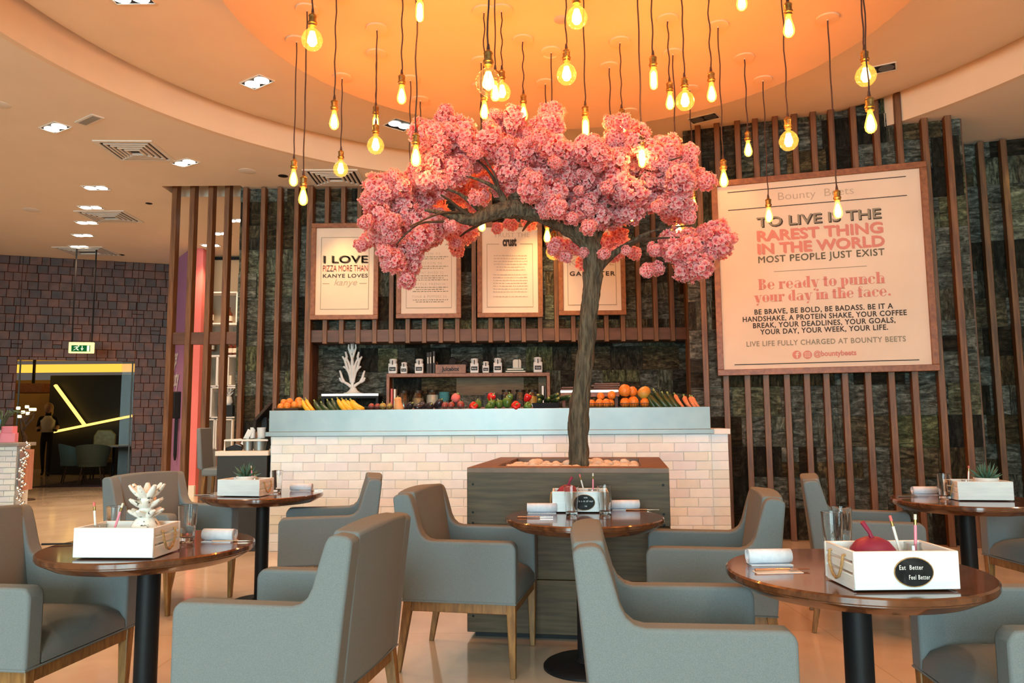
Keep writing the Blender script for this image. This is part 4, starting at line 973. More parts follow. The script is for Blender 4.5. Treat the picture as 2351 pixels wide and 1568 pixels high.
p = atz(633, 1129, TZ); m = MB(); m.tube([(p.x, p.y, TZ+.03), (p.x-.008, p.y, TZ+.15)], .008, 8); tag(m.build('peppermill_handle', 'beam'), 'dark brown handle standing in the tumbler by the succulent box', 'utensil')
# rolled napkins: a spiral of cloth lying on a folded flap
def napkin(px, py, L, a, label):
    p = atz(px, py, TZ); t = thing('napkin', (p.x, p.y, TZ), R(a), label, 'napkin')
    m = MB(); n = 60; ring = []
    for k in range(n+1):
        th = k/n*2*PI*3.1; r = .009+.018*k/n; ring.append((r*math.cos(th), .030+r*math.sin(th)))
    c0 = [m.bm.verts.new((-L/2, y, z)) for y, z in ring]; mid = [m.bm.verts.new((0, y*1.0, z*1.0)) for y, z in ring]; c1 = [m.bm.verts.new((L/2, y, z)) for y, z in ring]
    for a_, b_ in ((c0, mid), (mid, c1)):
        for k in range(n): m.bm.faces.new((a_[k], a_[k+1], b_[k+1], b_[k]))
    o = m.build('roll', 'napkin', t, (0, 0, 0), smooth=80, recalc=False); s = o.modifiers.new('solid', 'SOLIDIFY'); s.thickness = .0016
    m = MB(); pr = [(-.028, .0035), (-.005, .0035), (.016, .0055), (.030, .005), (.032, .003), (.016, .001), (-.028, .0005)]
    m.prism(pr, lambda u, v: (-L/2+.004, u, v), lambda u, v: (L/2-.002, u*1.05, v)); m.build('flap', 'napkin', t, (0, 0, 0), smooth=60)
napkin(503, 1243, .135, -8, 'white rolled napkin on the pineapple box table')
napkin(1244, 1178, .155, -3, 'white rolled napkin on the planter table, by the tumbler with the beet behind')
napkin(1435, 1170, .155, 2, 'white rolled napkin next to the tumbler with the pencils behind')
napkin(1766, 1296, .145, 2, 'white rolled napkin on the Eat Better box table')
napkin(692, 1127, .155, -3, 'white rolled napkin on the succulent table by the brick counter')
napkin(2123, 1136, .145, -4, 'white rolled napkin on the table by the slatted wall')
def cutlery(kind, px, py, L, a, label, matn='cutlery', dz=0):
    p = atz(px, py, TZ); t = thing(kind, (p.x, p.y, TZ+.0005+dz), R(a), label, kind.replace('_', ' '))
    m = MB(); m.tube([(-L/2, 0, .004), (-L*.1, 0, .0045), (.02, 0, .004)], [.0042, .0032, .003], 8); m.build('handle', matn, t, (0, 0, 0))
    m = MB()
    if kind == 'fork':
        m.box((.032, 0, .004), (.03, .018, .002))
        for k in range(4): m.box((.062, -.0075+.005*k, .0045), (.04, .0022, .0018))
    else: m.prism([(.018, -.005), (L/2-.02, -.008), (L/2, .002), (L/2-.01, .006), (.018, .006)], lambda u, v: (u, v, .003), lambda u, v: (u, v, .0045))
    m.build('tines' if kind == 'fork' else 'blade', matn, t, (0, 0, 0))
cutlery('fork', 1232, 1189, .19, -3, 'copper fork in front of the napkin before the planter')
cutlery('fork', 1478, 1172, .19, -4, 'copper fork sticking out under the napkin by the pencils')
cutlery('fork', 1800, 1312, .19, 4, 'copper fork on the card under the napkin of the Eat Better table', dz=.002)
cutlery('knife', 152, 1251, .19, 5, 'dark knife lying beside the pineapple box', 'black')
cutlery('knife', 536, 1244, .17, 6, 'copper knife poking out from the napkin of the pineapple table')
cutlery('fork', 716, 1127, .17, 2, 'small copper fork at the napkin end by the brick counter')
cutlery('knife', 474, 1138, .15, 5, 'steel knife beside the succulent box by the brick counter', 'steel')
cutlery('knife', 2098, 1141, .19, 0, 'steel knife before the napkin by the slatted wall', 'steel')
p = atz(1785, 1313, TZ); m = MB(); m.box((0, 0, .0006), (.15, .05, .001), .05); tag(m.build('printed_card', 'white', None, (p.x, p.y, TZ)), 'glossy printed card lying under the napkin of the Eat Better table', 'card')
# ================================================================ things on the service counter
CTOP = 1.301
def cp(px, off, z=CTOP): p = cpt(px, off); return Vector((p.x, p.y, z))
def place(o, loc, label, cat, group=None, rot=None):
    o.location = loc
    if rot is not None: o.rotation_euler = rot
    return tag(o, label, cat, group)
def zat(py, p): return at(PW/2, py, p.y).z     # height of a picture row at the distance of p
def wire_tray(px0, px1, off, h, label, matn='wire', dp=.2, solid=False):
    a, c = cp(px0, off), cp(px1, off); L = (c-a).length; t = thing('basket', (a+c)/2, CZ, label, 'basket')
    if solid:
        m = MB(); m.lathe([(0, .004), (.82, .0), (.98, h*.9), (1.0, h), (.95, h), (.80, .012), (0, .012)], 4, rot=Matrix.Rotation(PI/4, 4, 'Z')); bmesh.ops.scale(m.bm, vec=Vector((L/1.414, dp/1.414, 1)), verts=m.bm.verts)
        m.build('body', matn, t, (0, 0, 0), bevel=.004); return t
    m = MB(); r = .0016
    for z in (0.003, h*.5, h): m.tube([(-L/2, -dp/2, z), (L/2, -dp/2, z), (L/2, dp/2, z), (-L/2, dp/2, z), (-L/2, -dp/2, z)], r*1.6 if z == h else r, 5)
    n = max(4, int(L/.022))
    for k in range(n+1):
        x = -L/2+L*k/n; m.tube([(x, -dp/2, h), (x, -dp/2, .003), (x, dp/2, .003), (x, dp/2, h)], r, 4)
    m.build('wire_mesh', matn, t, (0, 0, 0), smooth=0); return t
def fruit_proto(name, matn, prof, stalk=None):
    t = thing(name, (0, 0, 0), 0, name, name)
    m = MB(); m.lathe(prof, 20); m.build('flesh', matn, t, (0, 0, 0), smooth=80)
    if stalk: 
        m = MB(); m.tube(stalk[0], stalk[1], 8); m.build('stalk', 'stalk', t, (0, 0, 0))
    return t
def series(proto, spots, label, cat, group, fx=None):
    """spots: (px, bottom py, offset, size, tilt); the first spot takes the first of its kind itself, the rest are copies"""
    for i, s in enumerate(spots):
        px, py, off, sz, rot = s; p = cp(px, off); p.z = max(CTOP+.001, zat(py, p))
        o = proto if i == 0 else copy_tree(proto)
        o.location = p; o.scale = (sz,)*3; o.rotation_euler = rot
        lab = label if isinstance(label, str) else label[i]
        tag(o, lab, cat, group)
SPH = [(0, 0), (.5, .04), (.86, .28), (1, .72), (.93, 1.2), (.66, 1.6), (.3, 1.76), (0, 1.72)]
def sph(r, sq=1.0): return [(a*r, z*r*1.12*sq) for a, z in SPH]
rnd = random.Random(31)
def rr(a=3): return (rnd.uniform(-.3, .3), rnd.uniform(-.3, .3), rnd.uniform(0, 6.2))
wire_tray(637, 694, .14, .055, 'dark woven basket of small oranges at the till end of the counter', 'basket', .22, True)
og = 'small oranges heaped in the woven basket'
series(fruit_proto('orange', 'orange', sph(.036), None), [(646, 938, .10, 1, rr()), (661, 936, .09, 1.0, rr()), (676, 934, .10, 1, rr()), (688, 933, .12, 1, rr()), (651, 928, .16, .95, rr()), (667, 926, .17, 1, rr()), (684, 925, .16, 1.05, rr())], 'small orange heaped in the dark woven basket at the till end', 'orange', og)
wire_tray(1352, 1406, .13, .075, 'black wire basket of oranges just past the tree trunk')
series(fruit_proto('orange', 'orange', sph(.040), None), [(1359, 936, .12, .9, rr()), (1374, 936, .10, 1, rr()), (1391, 936, .11, 1, rr()), (1403, 935, .14, .9, rr()), (1382, 919, .15, .9, rr()), (1403, 918, .14, 1, rr())], 'orange in the wire basket just past the tree trunk', 'orange', 'oranges in the wire basket by the trunk')
wire_tray(1421, 1488, .13, .072, 'black wire basket of large oranges and mangoes')
series(fruit_proto('orange', 'orange', sph(.055), None), [(1433, 937, .12, .85, rr()), (1456, 937, .12, .95, rr()), (1480, 937, .12, .8, rr()), (1433, 912, .13, 1.06, rr()), (1455, 911, .18, .85, rr())], ['large orange low in the mango basket, first from the trunk', 'large orange in the middle of the mango basket', 'large orange low in the mango basket, beside the zucchini', 'largest orange, on top of the mango basket', 'orange half hidden behind the greenish mango'], 'orange', 'large oranges in the mango basket')
series(fruit_proto('mango', 'mango', sph(.055, 1.1), None), [(1469, 914, .13, 1.05, (.2, .8, .3))], 'orange and green mango on top of the fruit basket', 'mango', None)
# squash, zucchini, carrots: leaning long bodies with a stalk end
def longveg(name, matn, L, r0, r1, bend=.02):
    t = thing(name, (0, 0, 0), 0, name, name)
    m = MB(); n = 10; m.tube([(bend*math.sin(PI*k/n), 0, L*k/n) for k in range(n+1)], [max(.002, (r0+(r1-r0)*k/n)*min(1, math.sqrt(min(k+.4, n-k+.35)/1.6))) for k in range(n+1)], 14); m.build('flesh', matn, t, (0, 0, 0), smooth=80)
    m = MB(); m.tube([(0, 0, L-.004), (0, .003, L+.016), (.002, .006, L+.028)], [r1*.42, r1*.34, r1*.42], 6); m.build('stalk', 'stalk', t, (0, 0, 0), smooth=60)
    return t
def lean(proto, spots, label, cat, group):
    """spots: foot px, tip px, tip py, offset, scale"""
    L = .2
    for i, (p0, p1, py, off, s) in enumerate(spots):
        a = cp(p0, off, CTOP+.012); c = cp(p1, off+.06); c.z = zat(py, c); d = c-a
        o = proto if i == 0 else copy_tree(proto)
        o.location = a; o.rotation_euler = d.to_track_quat('Z', 'Y').to_euler(); o.scale = (s, s, d.length/.205)
        tag(o, label if isinstance(label, str) else label[i], cat, group)
lean(longveg('yellow_squash', 'yellow', .2, .030, .021), [(712, 694, 915, .08, .85), (723, 702, 913, .12, .8)], ['yellow squash leaning nearest the orange basket', 'yellow squash second from the orange basket'], 'squash', None)
lean(longveg('zucchini', 'green', .2, .028, .023), [(742, 722, 918, .10, .9), (757, 738, 922, .10, 1), (772, 752, 917, .12, .9), (782, 763, 916, .14, 1), (792, 775, 920, .15, .9)], 'dark green zucchini leaning between the two lots of yellow squash', 'zucchini', 'zucchini between the yellow squash')
lean(longveg('yellow_squash', 'yellow', .2, .036, .022, .03), [(799, 775, 913, .08, .8), (812, 786, 915, .09, 1), (822, 796, 917, .12, 1.05), (836, 806, 917, .10, 1.25)], ['yellow squash at the slim end of the larger bunch', 'yellow squash second in the larger bunch', 'yellow squash third in the larger bunch', 'fattest yellow squash, beside the wire basket of gourds'], 'squash', 'larger bunch of yellow squash')
wire_tray(843, 903, .12, .06, 'wire basket of small gourds beside the yellow squash')
series(fruit_proto('gourd', 'tomato', sph(.03), None), [(851, 937, .12, 1, rr()), (866, 937, .12, .95, rr())], ['reddish round gourd at the squash end of the wire basket', 'reddish round gourd in the middle of the wire basket'], 'gourd', None)
series(fruit_proto('gourd', 'gourd', sph(.03, .95), ([(0, 0, .05), (0, .006, .068)], .005)), [(880, 937, .11, 1.1, rr()), (893, 937, .13, 1.0, rr())], 'yellow gourd in the wire basket, towards the butternut squash', 'gourd', 'yellow gourds in the wire basket')
t = fruit_proto('butternut_squash', 'butternut', [(0, 0), (.035, .004), (.050, .03), (.049, .06), (.038, .09), (.034, .115), (.037, .135), (.026, .152), (0, .156)], ([(0, 0, .15), (.003, 0, .168)], .006)); place(t, cp(917, .10), 'pale orange butternut squash standing on the counter', 'butternut squash', None, (0, -.12, .2))
series(fruit_proto('aubergine', 'dark_veg', [(0, 0), (.03, .006), (.042, .035), (.036, .075), (.024, .11), (0, .122)], ([(0, 0, .115), (.004, 0, .135)], .007)), [(934, 937, .13, 1, (1.1, .2, .5)), (952, 937, .11, .9, (1.2, .4, 1.9)), (968, 936, .14, 1, (1.0, .1, 3.1)), (984, 937, .11, 1, (1.2, -.2, .4)), (1001, 936, .15, .95, (.6, .5, .2))], 'dark aubergine lying beside the butternut squash', 'aubergine', 'dark aubergines on the counter')
wire_tray(1011, 1072, .11, .05, 'wire basket of red onions beside the peppers')
series(fruit_proto('red_onion', 'tomato', sph(.032), ([(0, 0, .054), (0, .002, .075)], .004)), [(1021, 937, .11, 1, rr()), (1035, 937, .11, 1.05, rr()), (1059, 937, .11, 1.15, rr())], ['red onion at the aubergine end of the basket', 'red onion in the middle of its basket', 'larger red onion, beside the first red pepper'], 'onion', None)
series(fruit_proto('pomegranate', 'coral_wall', sph(.038), ([(0, 0, .066), (0, 0, .084)], .010)), [(1042, 921, .15, 1.15, (.3, .5, 0))], 'light red pomegranate lying on the basket of onions', 'pomegranate', None)
def pep(k, z): return 1+.08*math.cos(k/20*2*PI*4)
def pepper(matn):
    t = thing('bell_pepper', (0, 0, 0), 0, 'pepper', 'pepper'); m = MB()
    m.lathe([(0, .004), (.018, .0), (.028, .012), (.036, .045), (.037, .066), (.028, .080), (.014, .078), (0, .070)], 20, fac=pep); m.build('flesh', matn, t, (0, 0, 0), smooth=80)
    m = MB(); m.tube([(0, 0, .068), (.003, 0, .088), (.012, 0, .102)], [.007, .005, .006], 8); m.build('stalk', 'stalk', t, (0, 0, 0)); return t
series(pepper('pepper_red'), [(1084, 937, .10, 1.1, (1.2, 0, .3)), (1183, 937, .09, 1.15, (1.2, 0, .1)), (1123, 921, .18, 1.05, (.5, .5, 0)), (1207, 923, .17, 1, (.4, .2, 1))], ['shiny red pepper beside the basket of onions', 'shiny red pepper low in front, beside the aubergine-dark basket', 'red pepper on top of the green peppers', 'red pepper behind the last green pepper'], 'pepper', None)
series(pepper('pepper_green'), [(1099, 937, .12, .95, rr()), (1116, 937, .10, .9, (1.1, 0, 1)), (1131, 937, .11, 1.0, rr()), (1148, 937, .09, .95, rr()), (1165, 936, .10, 1.15, rr()), (1171, 922, .18, .9, rr()), (1207, 937, .09, 1, (1.2, 0, .4)), (1128, 926, .17, .8, rr())], 'green bell pepper heaped among the red peppers', 'pepper', 'green peppers on the counter')
wire_tray(1222, 1286, .12, .085, 'black basket heaped with zucchini', 'black', .2, True)
z0 = longveg('zucchini', 'green', .2, .026, .024, .015)
for i, (px, off, z, yaw) in enumerate(((1236, .09, 1.385, 1.2), (1252, .13, 1.40, 1.3), (1266, .10, 1.395, 1.45), (1244, .16, 1.43, 1.0), (1262, .15, 1.435, 1.5), (1276, .14, 1.42, 1.9))):
    o = z0 if i == 0 else copy_tree(z0); place(o, cp(px, off+.08, z), 'zucchini heaped on the black basket, its cut end showing', 'zucchini', 'zucchini on the black basket', (1.45, 0, yaw-1.2))
lean(longveg('zucchini', 'green', .2, .030, .024), [(1507, 1484, 898, .10, 1), (1521, 1488, 905, .08, 1), (1536, 1503, 900, .12, 1.1), (1549, 1522, 906, .10, 1), (1560, 1534, 907, .13, 1.1)], 'dark zucchini leaning between the mango basket and the carrots', 'zucchini', 'zucchini by the carrots')
lean(longveg('carrot', 'carrot', .2, .012, .024), [(1573, 1550, 909, .10, .9), (1589, 1571, 913, .09, 1.1), (1600, 1585, 914, .12, 1.0), (1609, 1590, 915, .11, .9)], ['carrot leaning beside the zucchini', 'carrot second from the zucchini', 'carrot third from the zucchini', 'carrot at the end of the counter'], 'carrot', None)
p = cp(1417, .05); m = MB(); m.tube([(-.012, 0, 0), (-.01, 0, .02), (.012, 0, .02), (.014, 0, 0)], .006, 6); tag(m.build('tray_clip', 'white', None, p), 'small white clip on the counter between the two wire baskets', 'clip')
# the trays and menu boards behind the trunk
a, c = cp(1288, .42), cp(1421, .42); t = thing('heat_shelf', (a+c)/2, CZ, 'wooden pass shelf with a bright copper edge behind the tree trunk', 'shelf'); L = (c-a).length
ztop = zat(900, a)
m = MB(); m.box((0, 0, ztop-CTOP-.035), (L, .26, .05)); m.build('shelf_board', 'frame', t, (0, 0, 0), bevel=.003); m = MB(); m.box((0, -.13, ztop-CTOP-.004), (L, .012, .02)); m.build('edge_strip', 'cutlery', t, (0, 0, 0))
for x in (-L/2+.03, L/2-.03): m = MB(); m.box((x, 0, (ztop-CTOP-.06)/2), (.03, .22, ztop-CTOP-.06)); m.build('foot', 'beam', t, (0, 0, 0))
for i, (px0, px1, z, dr) in enumerate(((1288, 1330, .002, .02), (1289, 1325, .022, .05), (1360, 1424, .002, 0), (1362, 1420, .020, .03), (1358, 1424, .038, -.02), (1364, 1422, .056, .02))):
    p, q = cp(px0, .42), cp(px1, .42); m = MB(); m.box((0, 0, .008), ((q-p).length, .22, .015)); tag(m.build('menu_board', 'beam', None, ((p+q)/2 + Vector((0, 0, ztop-CTOP+z+.004))), CZ+dr, bevel=.002), ['lower wooden menu board on the pass shelf, nearer the kitchen baskets', 'upper wooden menu board on the pass shelf, nearer the kitchen baskets', 'lowest wooden menu board stacked past the trunk', 'second wooden menu board from below, stacked past the trunk', 'third wooden menu board from below, stacked past the trunk', 'topmost wooden menu board of the stack past the trunk'][i], 'menu board', 'menu boards on the pass shelf')
# ================================================================ shelf unit and things against the niche wall
YS = YK+.10
sL, sR, sT = at(887, 900, YS), at(1263, 900, YS), at(1075, 857, YS).z
su = thing('shelf_unit', ((sL.x+sR.x)/2, YS+.12, 1.0), 0, 'low wooden shelf unit full of jars and plates in the kitchen hatch', 'shelf unit'); SW = sR.x-sL.x
m = MB(); m.box((0, 0, sT-1.0-.02), (SW, .26, .045)); m.build('top_board', 'frame', su, (0, 0, 0), bevel=.003)
for x in (-SW/2+.02, SW/2-.02): m = MB(); m.box((x, 0, (sT-1.04)/2), (.04, .26, sT-1.04)); m.build('side_panel', 'frame', su, (0, 0, 0), bevel=.003)
m = MB(); m.box((0, .12, (sT-1.04)/2), (SW-.08, .015, sT-1.04)); m.build('back_panel', noisy('shelf_back', (.11, .065, .024), (.18, .11, .045), (1, 1, 8), 4, .6), su, (0, 0, 0))
ZSH = at(1075, 934, YS).z
m = MB(); m.box((0, 0, ZSH-1.02), (SW-.08, .25, .03)); m.build('shelf_board', 'frame', su, (0, 0, 0))
m = MB(); m.box(((NXL+NXR)/2-.15, YK+.17, ZSH/2-.03), (NXR-NXL-.5, .28, ZSH-.07)); tag(m.build('back_counter', 'charcoal', None, (0, 0, 0)), 'dark back counter carrying the shelf unit in the kitchen hatch', 'counter')
def clip_jar(px, pyt, label, txt):
    y = YS+.06; p = at(px, 858, y); h = at(px, pyt, y).z-sT; w = h*.56; t = thing('storage_jar', (p.x, y, sT+.004), 0, label, 'jar')
    m = MB(); m.box((0, 0, h*.34), (w, w, h*.68)); m.build('body', 'white', t, (0, 0, 0), bevel=.012, seg=3)
    m = MB(); m.lathe([(0, h*.68), (w*.40, h*.68), (w*.42, h*.74), (w*.42, h*.80), (w*.46, h*.83), (w*.46, h*.90), (w*.40, h*.97), (0, h)], 20); m.build('lid', 'white', t, (0, 0, 0), smooth=35)
    m = MB(); m.tube([(0, -w*.5, h*.58), (0, -w*.53, h*.68), (0, -w*.49, h*.86)], .006, 6); m.build('clip', 'wire', t, (0, 0, 0))
    m = MB(); m.box((0, -w/2-.001, h*.30), (w*.74, .004, h*.26)); o = m.build('label_plate', 'chalk', t, (0, 0, 0), smooth=0)
    m = MB(); n0 = 0; text_into(m, txt, 1.0, (0, -w/2-.004, 0), (1, 0, 0), (0, 0, 1), (0, -1, 0), 0, 0, 'CENTER', w*.52)
    for v in m.bm.verts: v.co.z = h*.255+v.co.z*h*.10/.729
    m.build('lettering', 'white', o, (0, 0, 0), smooth=0, recalc=False)
for i, (px, py, s) in enumerate(((902.5, 824, 'Sugar'), (928, 832, 'Salt'), (963, 824, 'Cashew'), (1089.5, 823, 'Barley'), (1115.5, 830, 'Pepper'), (1143, 822, 'Cinnamon'), (1235, 820, 'Goji'))):
    clip_jar(px, py, ['white clip jar at the ornament end of the kitchen shelf', 'smaller white clip jar second on the kitchen shelf', 'white clip jar beside the upright dark books', 'white clip jar beside the pans of the crate', 'smaller white clip jar between two taller jars', 'white clip jar next to the stacked green books', 'white clip jar alone at the trunk end of the kitchen shelf'][i], s)
for i, (px, pt) in enumerate(((984, 811), (990, 810), (997.5, 808))):
    y = YS+.1; p = at(px, 857, y); h = at(px, pt, y).z-sT; m = MB(); m.box((0, 0, h/2), (.030, .17, h)); o = m.build('book', 'book_dark', None, (p.x, y, sT+.003), bevel=.002); tag(o, ['dark upright book nearest the third jar', 'dark upright book between two others', 'dark upright book beside the wooden crate'][i], 'book', 'upright dark books')
    m = MB(); m.box((0, -.0855, h*.62), (.014, .002, h*.30)); m.build('spine_label', 'cream', o, (0, 0, 0), smooth=0)
y = YS+.05; a, c = at(1001, 856, y), at(1070, 856, y); h = at(1035, 838.5, y).z-sT; L = c.x-a.x
t = thing('crate', ((a.x+c.x)/2, y, sT+.004), 0, 'small wooden crate of kitchen tools with dark lettering on the shelf', 'crate')
m = MB(); m.box((0, -.06, h/2), (L, .012, h)); m.box((0, .06, h/2), (L, .012, h)); m.box((-L/2+.006, 0, h/2), (.012, .12, h)); m.box((L/2-.006, 0, h/2), (.012, .12, h)); m.box((0, 0, .006), (L, .12, .01)); o = m.build('box', 'frame', t, (0, 0, 0), smooth=0)
m = MB(); text_into(m, 'Juicebox', 1.0, (0, -.067, 0), (1, 0, 0), (0, 0, 1), (0, -1, 0), 0, .03, 'CENTER', L*.58)
for v in m.bm.verts: v.co.z = h*.26+v.co.z*h*.5/.729
m.build('lettering', 'black', o, (0, 0, 0), smooth=0, recalc=False)
for i, (px, py, r) in enumerate(((1038.5, 829, .052), (1066, 836, .050))):
    p = at(px, py, YS+.05); t = thing('pan', p, 0, ['small black pan standing in the kitchen crate', 'small black pan leaning out of the crate end, beside a jar'][i], 'pan'); m = MB(); m.lathe([(0, -.012), (r*.9, -.012), (r, .012), (r*.94, .012), (r*.86, -.006), (0, -.006)], 24, rot=Matrix.Rotation(R(80), 4, 'X')); m.build('bowl', 'black', t, (0, 0, 0), smooth=40); m = MB(); m.tube([(0, .01, -r), (.004, .02, -r-.06)], .006, 6); m.build('handle', 'black', t, (0, 0, 0))
p = at(1005, 838, YS+.05); m = MB()
for k in range(6): a = k*PI/6; m.tube([(-.01, 0, -.03), (-.02+.025*math.cos(a), .025*math.sin(a), .02), (-.028+.018*math.cos(a), .018*math.sin(a), .045), (-.034, 0, .055), (-.028-.018*math.cos(a), -.018*math.sin(a), .045), (-.02-.025*math.cos(a), -.025*math.sin(a), .02), (-.01, 0, -.03)], .0018, 4)
tag(m.build('whisk', 'cutlery', None, p), 'wire whisk standing at the book end of the kitchen crate', 'whisk')
for i, (x0, x1, k) in enumerate(((1159, 1208, 0), (1163, 1203, 1))):
    y = YS+.08; a, c = at(x0, 850, y), at(x1, 850, y); m = MB(); m.box((0, 0, .014), (c.x-a.x, .18, .027)); o = m.build('book', 'olivechair' if k == 0 else 'leaf', None, ((a.x+c.x)/2, y, sT+.004+.028*k), bevel=.002); tag(o, ['lower green book lying flat under the cream box', 'upper green book lying flat under the cream box'][i], 'book'); m = MB(); m.box((0, -.0905, .014), ((c.x-a.x)*.9, .002, .014)); m.build('pages', 'cream', o, (0, 0, 0))
p = at(1187, 844, YS+.08); t = thing('card_holder', (p.x, p.y, sT+.061), 0, 'cream rounded card holder standing on the green books', 'holder'); m = MB(); m.prism([(-.055, 0), (.055, 0), (.055, .10), (.035, .118), (-.035, .118), (-.055, .10)], lambda u, v: (u, -.03, v), lambda u, v: (u, .03, v)); m.build('body', 'cream', t, (0, 0, 0), bevel=.008); m = MB(); m.tube([(.02, -.031, .01), (.02, -.031, .13)], .003, 6); m.build('dark_stick', 'black', t, (0, 0, 0))
# inside the shelf unit
def sp(px): p = at(px, 930, YS+.08); return Vector((p.x, YS+.08, ZSH-.003))
def grain_jar(px, w, h, fill, label, matn='grain'):
    t = thing('glass_jar', sp(px), 0, label, 'jar'); m = MB(); m.lathe([(0, 0), (w*.5, 0), (w*.5, h*.72), (w*.40, h*.82), (w*.40, h*.9), (w*.38, h*.9), (w*.38, h*.82), (w*.48, h*.71), (w*.48, .01), (0, .01)], 24); m.build('glass', 'jarglass', t, (0, 0, 0), smooth=40)
    m = MB(); m.lathe([(0, .012), (w*.465, .012), (w*.465, h*fill), (0, h*(fill+.03))], 24); m.build('contents', matn, t, (0, 0, 0), smooth=40); m = MB(); m.lathe([(w*.43, h*.88), (w*.43, h), (0, h)], 24); m.build('lid', 'wire', t, (0, 0, 0), smooth=40)
grain_jar(928, .15, .215, .5, 'jar of dark grain behind the butternut squash', 'basket'); grain_jar(960, .165, .215, .55, 'jar of brown grain behind the aubergines'); grain_jar(993, .17, .22, .72, 'jar of pale grain beside the teal bowls', 'cream')
grain_jar(1163, .14, .215, .3, 'dark lidded jar beside the stack of plates', 'basket'); grain_jar(1195, .14, .215, .35, 'dark lidded jar second from the plates', 'basket'); grain_jar(1223, .13, .215, .6, 'jar of yellow grain at the end of the shelf', 'yellow')
for k in range(5): m = MB(); m.lathe([(0, .002), (.05, 0), (.075, .030), (.072, .031), (.048, .006), (0, .006)], 28); p = sp(1020); p.z += .075+k*.022; tag(m.build('bowl', 'teal', None, p), ['lowest', 'second', 'third', 'fourth', 'topmost'][k]+' teal bowl of the stack beside the pale grain', 'bowl', 'stacked teal bowls')
m = MB(); m.box((0, 0, .036), (.12, .12, .072)); tag(m.build('riser_block', 'beam', None, sp(1020)), 'dark block under the stack of teal bowls', 'block')
for k in range(13): m = MB(); m.lathe([(0, .002), (.055, 0), (.086, .011), (.085, .013), (.054, .004), (0, .004)], 28); p = sp(1127); p.z += .014*k; tag(m.build('plate', 'plate', None, p), ORD[k]+' grey plate from below in the stack in the shelf unit', 'plate', 'stacked grey plates')
for i, (px, h, mt) in enumerate(((901, .24, 'coral_wall'), (908, .235, 'cream'), (1246, .26, 'white'), (1252, .24, 'book_dark'))): p = sp(px); m = MB(); m.box((0, 0, h/2), (.024, .15, h)); tag(m.build('book', mt, None, p, bevel=.002), ['reddish board upright at the squash end inside the shelf unit', 'pale board upright second inside the shelf unit', 'white book upright at the trunk end inside the shelf unit', 'dark book upright against the end panel of the shelf unit'][i], 'book')
# side table with the white coral ornament
a, c = at(741, 905, YS), at(871, 905, YS); t = thing('display_stand', ((a.x+c.x)/2, YS+.08, 0), 0, 'black display stand with a brass edge under the white ornament', 'stand'); zt = at(806, 904, YS).z; L = c.x-a.x
m = MB(); m.box((0, 0, zt-.015), (L, .30, .03)); m.build('top', 'cutlery', t, (0, 0, 0), bevel=.002); m = MB(); m.box((0, -.0, zt-.045), (L, .28, .03)); m.build('tray', 'black', t, (0, 0, 0))
for x in (-L/2+.02, L/2-.02): m = MB(); m.box((x, 0, (zt-.06)/2+.62), (.03, .26, zt-.06-1.24)); m.build('leg', 'black', t, (0, 0, 0))
y = YS+.06; p0 = at(811, 903, y); t = thing('coral_ornament', (p0.x, y, zt), 0, 'white branching coral ornament standing in the kitchen hatch', 'ornament')
def cq(x, yy): q = at(560+x/4.053, 740+yy/4.053, y); return Vector((q.x-p0.x, 0, q.z-zt))
m = MB(); m.lathe([(0, 0), (.12, .0), (.125, .012), (.08, .022), (.05, .05), (.035, .08), (0, .08)], 24); m.build('base', 'white', t, (0, 0, 0), smooth=50)
m = MB(); ox = 1008
for q in ([(1008, 640), (1005, 560), (1000, 500), (985, 470)], [(1000, 600), (965, 575), (930, 555), (897, 540), (888, 515)], [(930, 556), (912, 520), (905, 480), (893, 450)], [(1000, 560), (988, 500), (975, 460), (952, 430), (925, 410)], [(965, 445), (950, 390), (940, 350), (918, 318)], [(985, 490), (990, 430), (975, 380), (960, 340)], [(945, 360), (958, 320), (944, 275)], [(1003, 520), (1000, 430), (1012, 370), (1006, 330), (990, 290), (975, 240), (978, 205)], [(990, 290), (1006, 250), (1004, 205), (994, 172)], [(925, 555), (905, 545), (890, 535)]):
    for sgn in (1, -1):
        m.tube([cq(ox+(x-ox)*sgn, yy)+Vector((0, .012*math.sin(yy*.05)*sgn, 0)) for x, yy in q], [.022-.010*k/(len(q)-1) for k in range(len(q))], 8)
m.build('branches', 'white', t, (0, 0, 0), smooth=80)
# ================================================================ till counter at the left end
sc0 = thing('till_counter', (-2.78, 7.55, 0), 0, 'dark side counter with a pale top at the till end of the brick counter', 'counter')
zt = at(560, 1036, 7.3).z; XA, XB = at(497, 1100, 7.3).x, -2.37
m = MB(); m.box(((XA+XB)/2+2.78, .0, (zt-.04)/2), (XB-XA, .5, zt-.04)); m.build('body', 'charcoal', sc0, (0, 0, 0), bevel=.004); m = MB(); m.box(((XA+XB)/2+2.78, 0, zt-.02), (XB-XA+.03, .54, .045)); m.build('top', 'cream', sc0, (0, 0, 0), bevel=.003)
m = MB(); za = at(560, 1011, 7.3).z; x0 = at(515, 1020, 7.3).x; m.tube([(x0, 7.31, zt), (x0, 7.31, za), (XB, 7.31, za)], .009, 8); m.tube([(x0, 7.31, za), (x0, 7.75, za)], .009, 8); tag(m.build('guard_rail', 'white', None, (0, 0, 0)), 'thin white rail along the till counter', 'rail')
def tub(px, py0, py1, r, label):
    p = at(px, py1, 7.42); h = at(px, py0, 7.42).z-zt; m = MB(); m.lathe([(0, 0), (r*.8, 0), (r, h), (r*.95, h), (r*.76, .006), (0, .006)], 24); tag(m.build('metal_tub', 'steel', None, (p.x, 7.42, zt+.003), smooth=40), label, 'tub'); return Vector((p.x, 7.42, zt+.01)), h
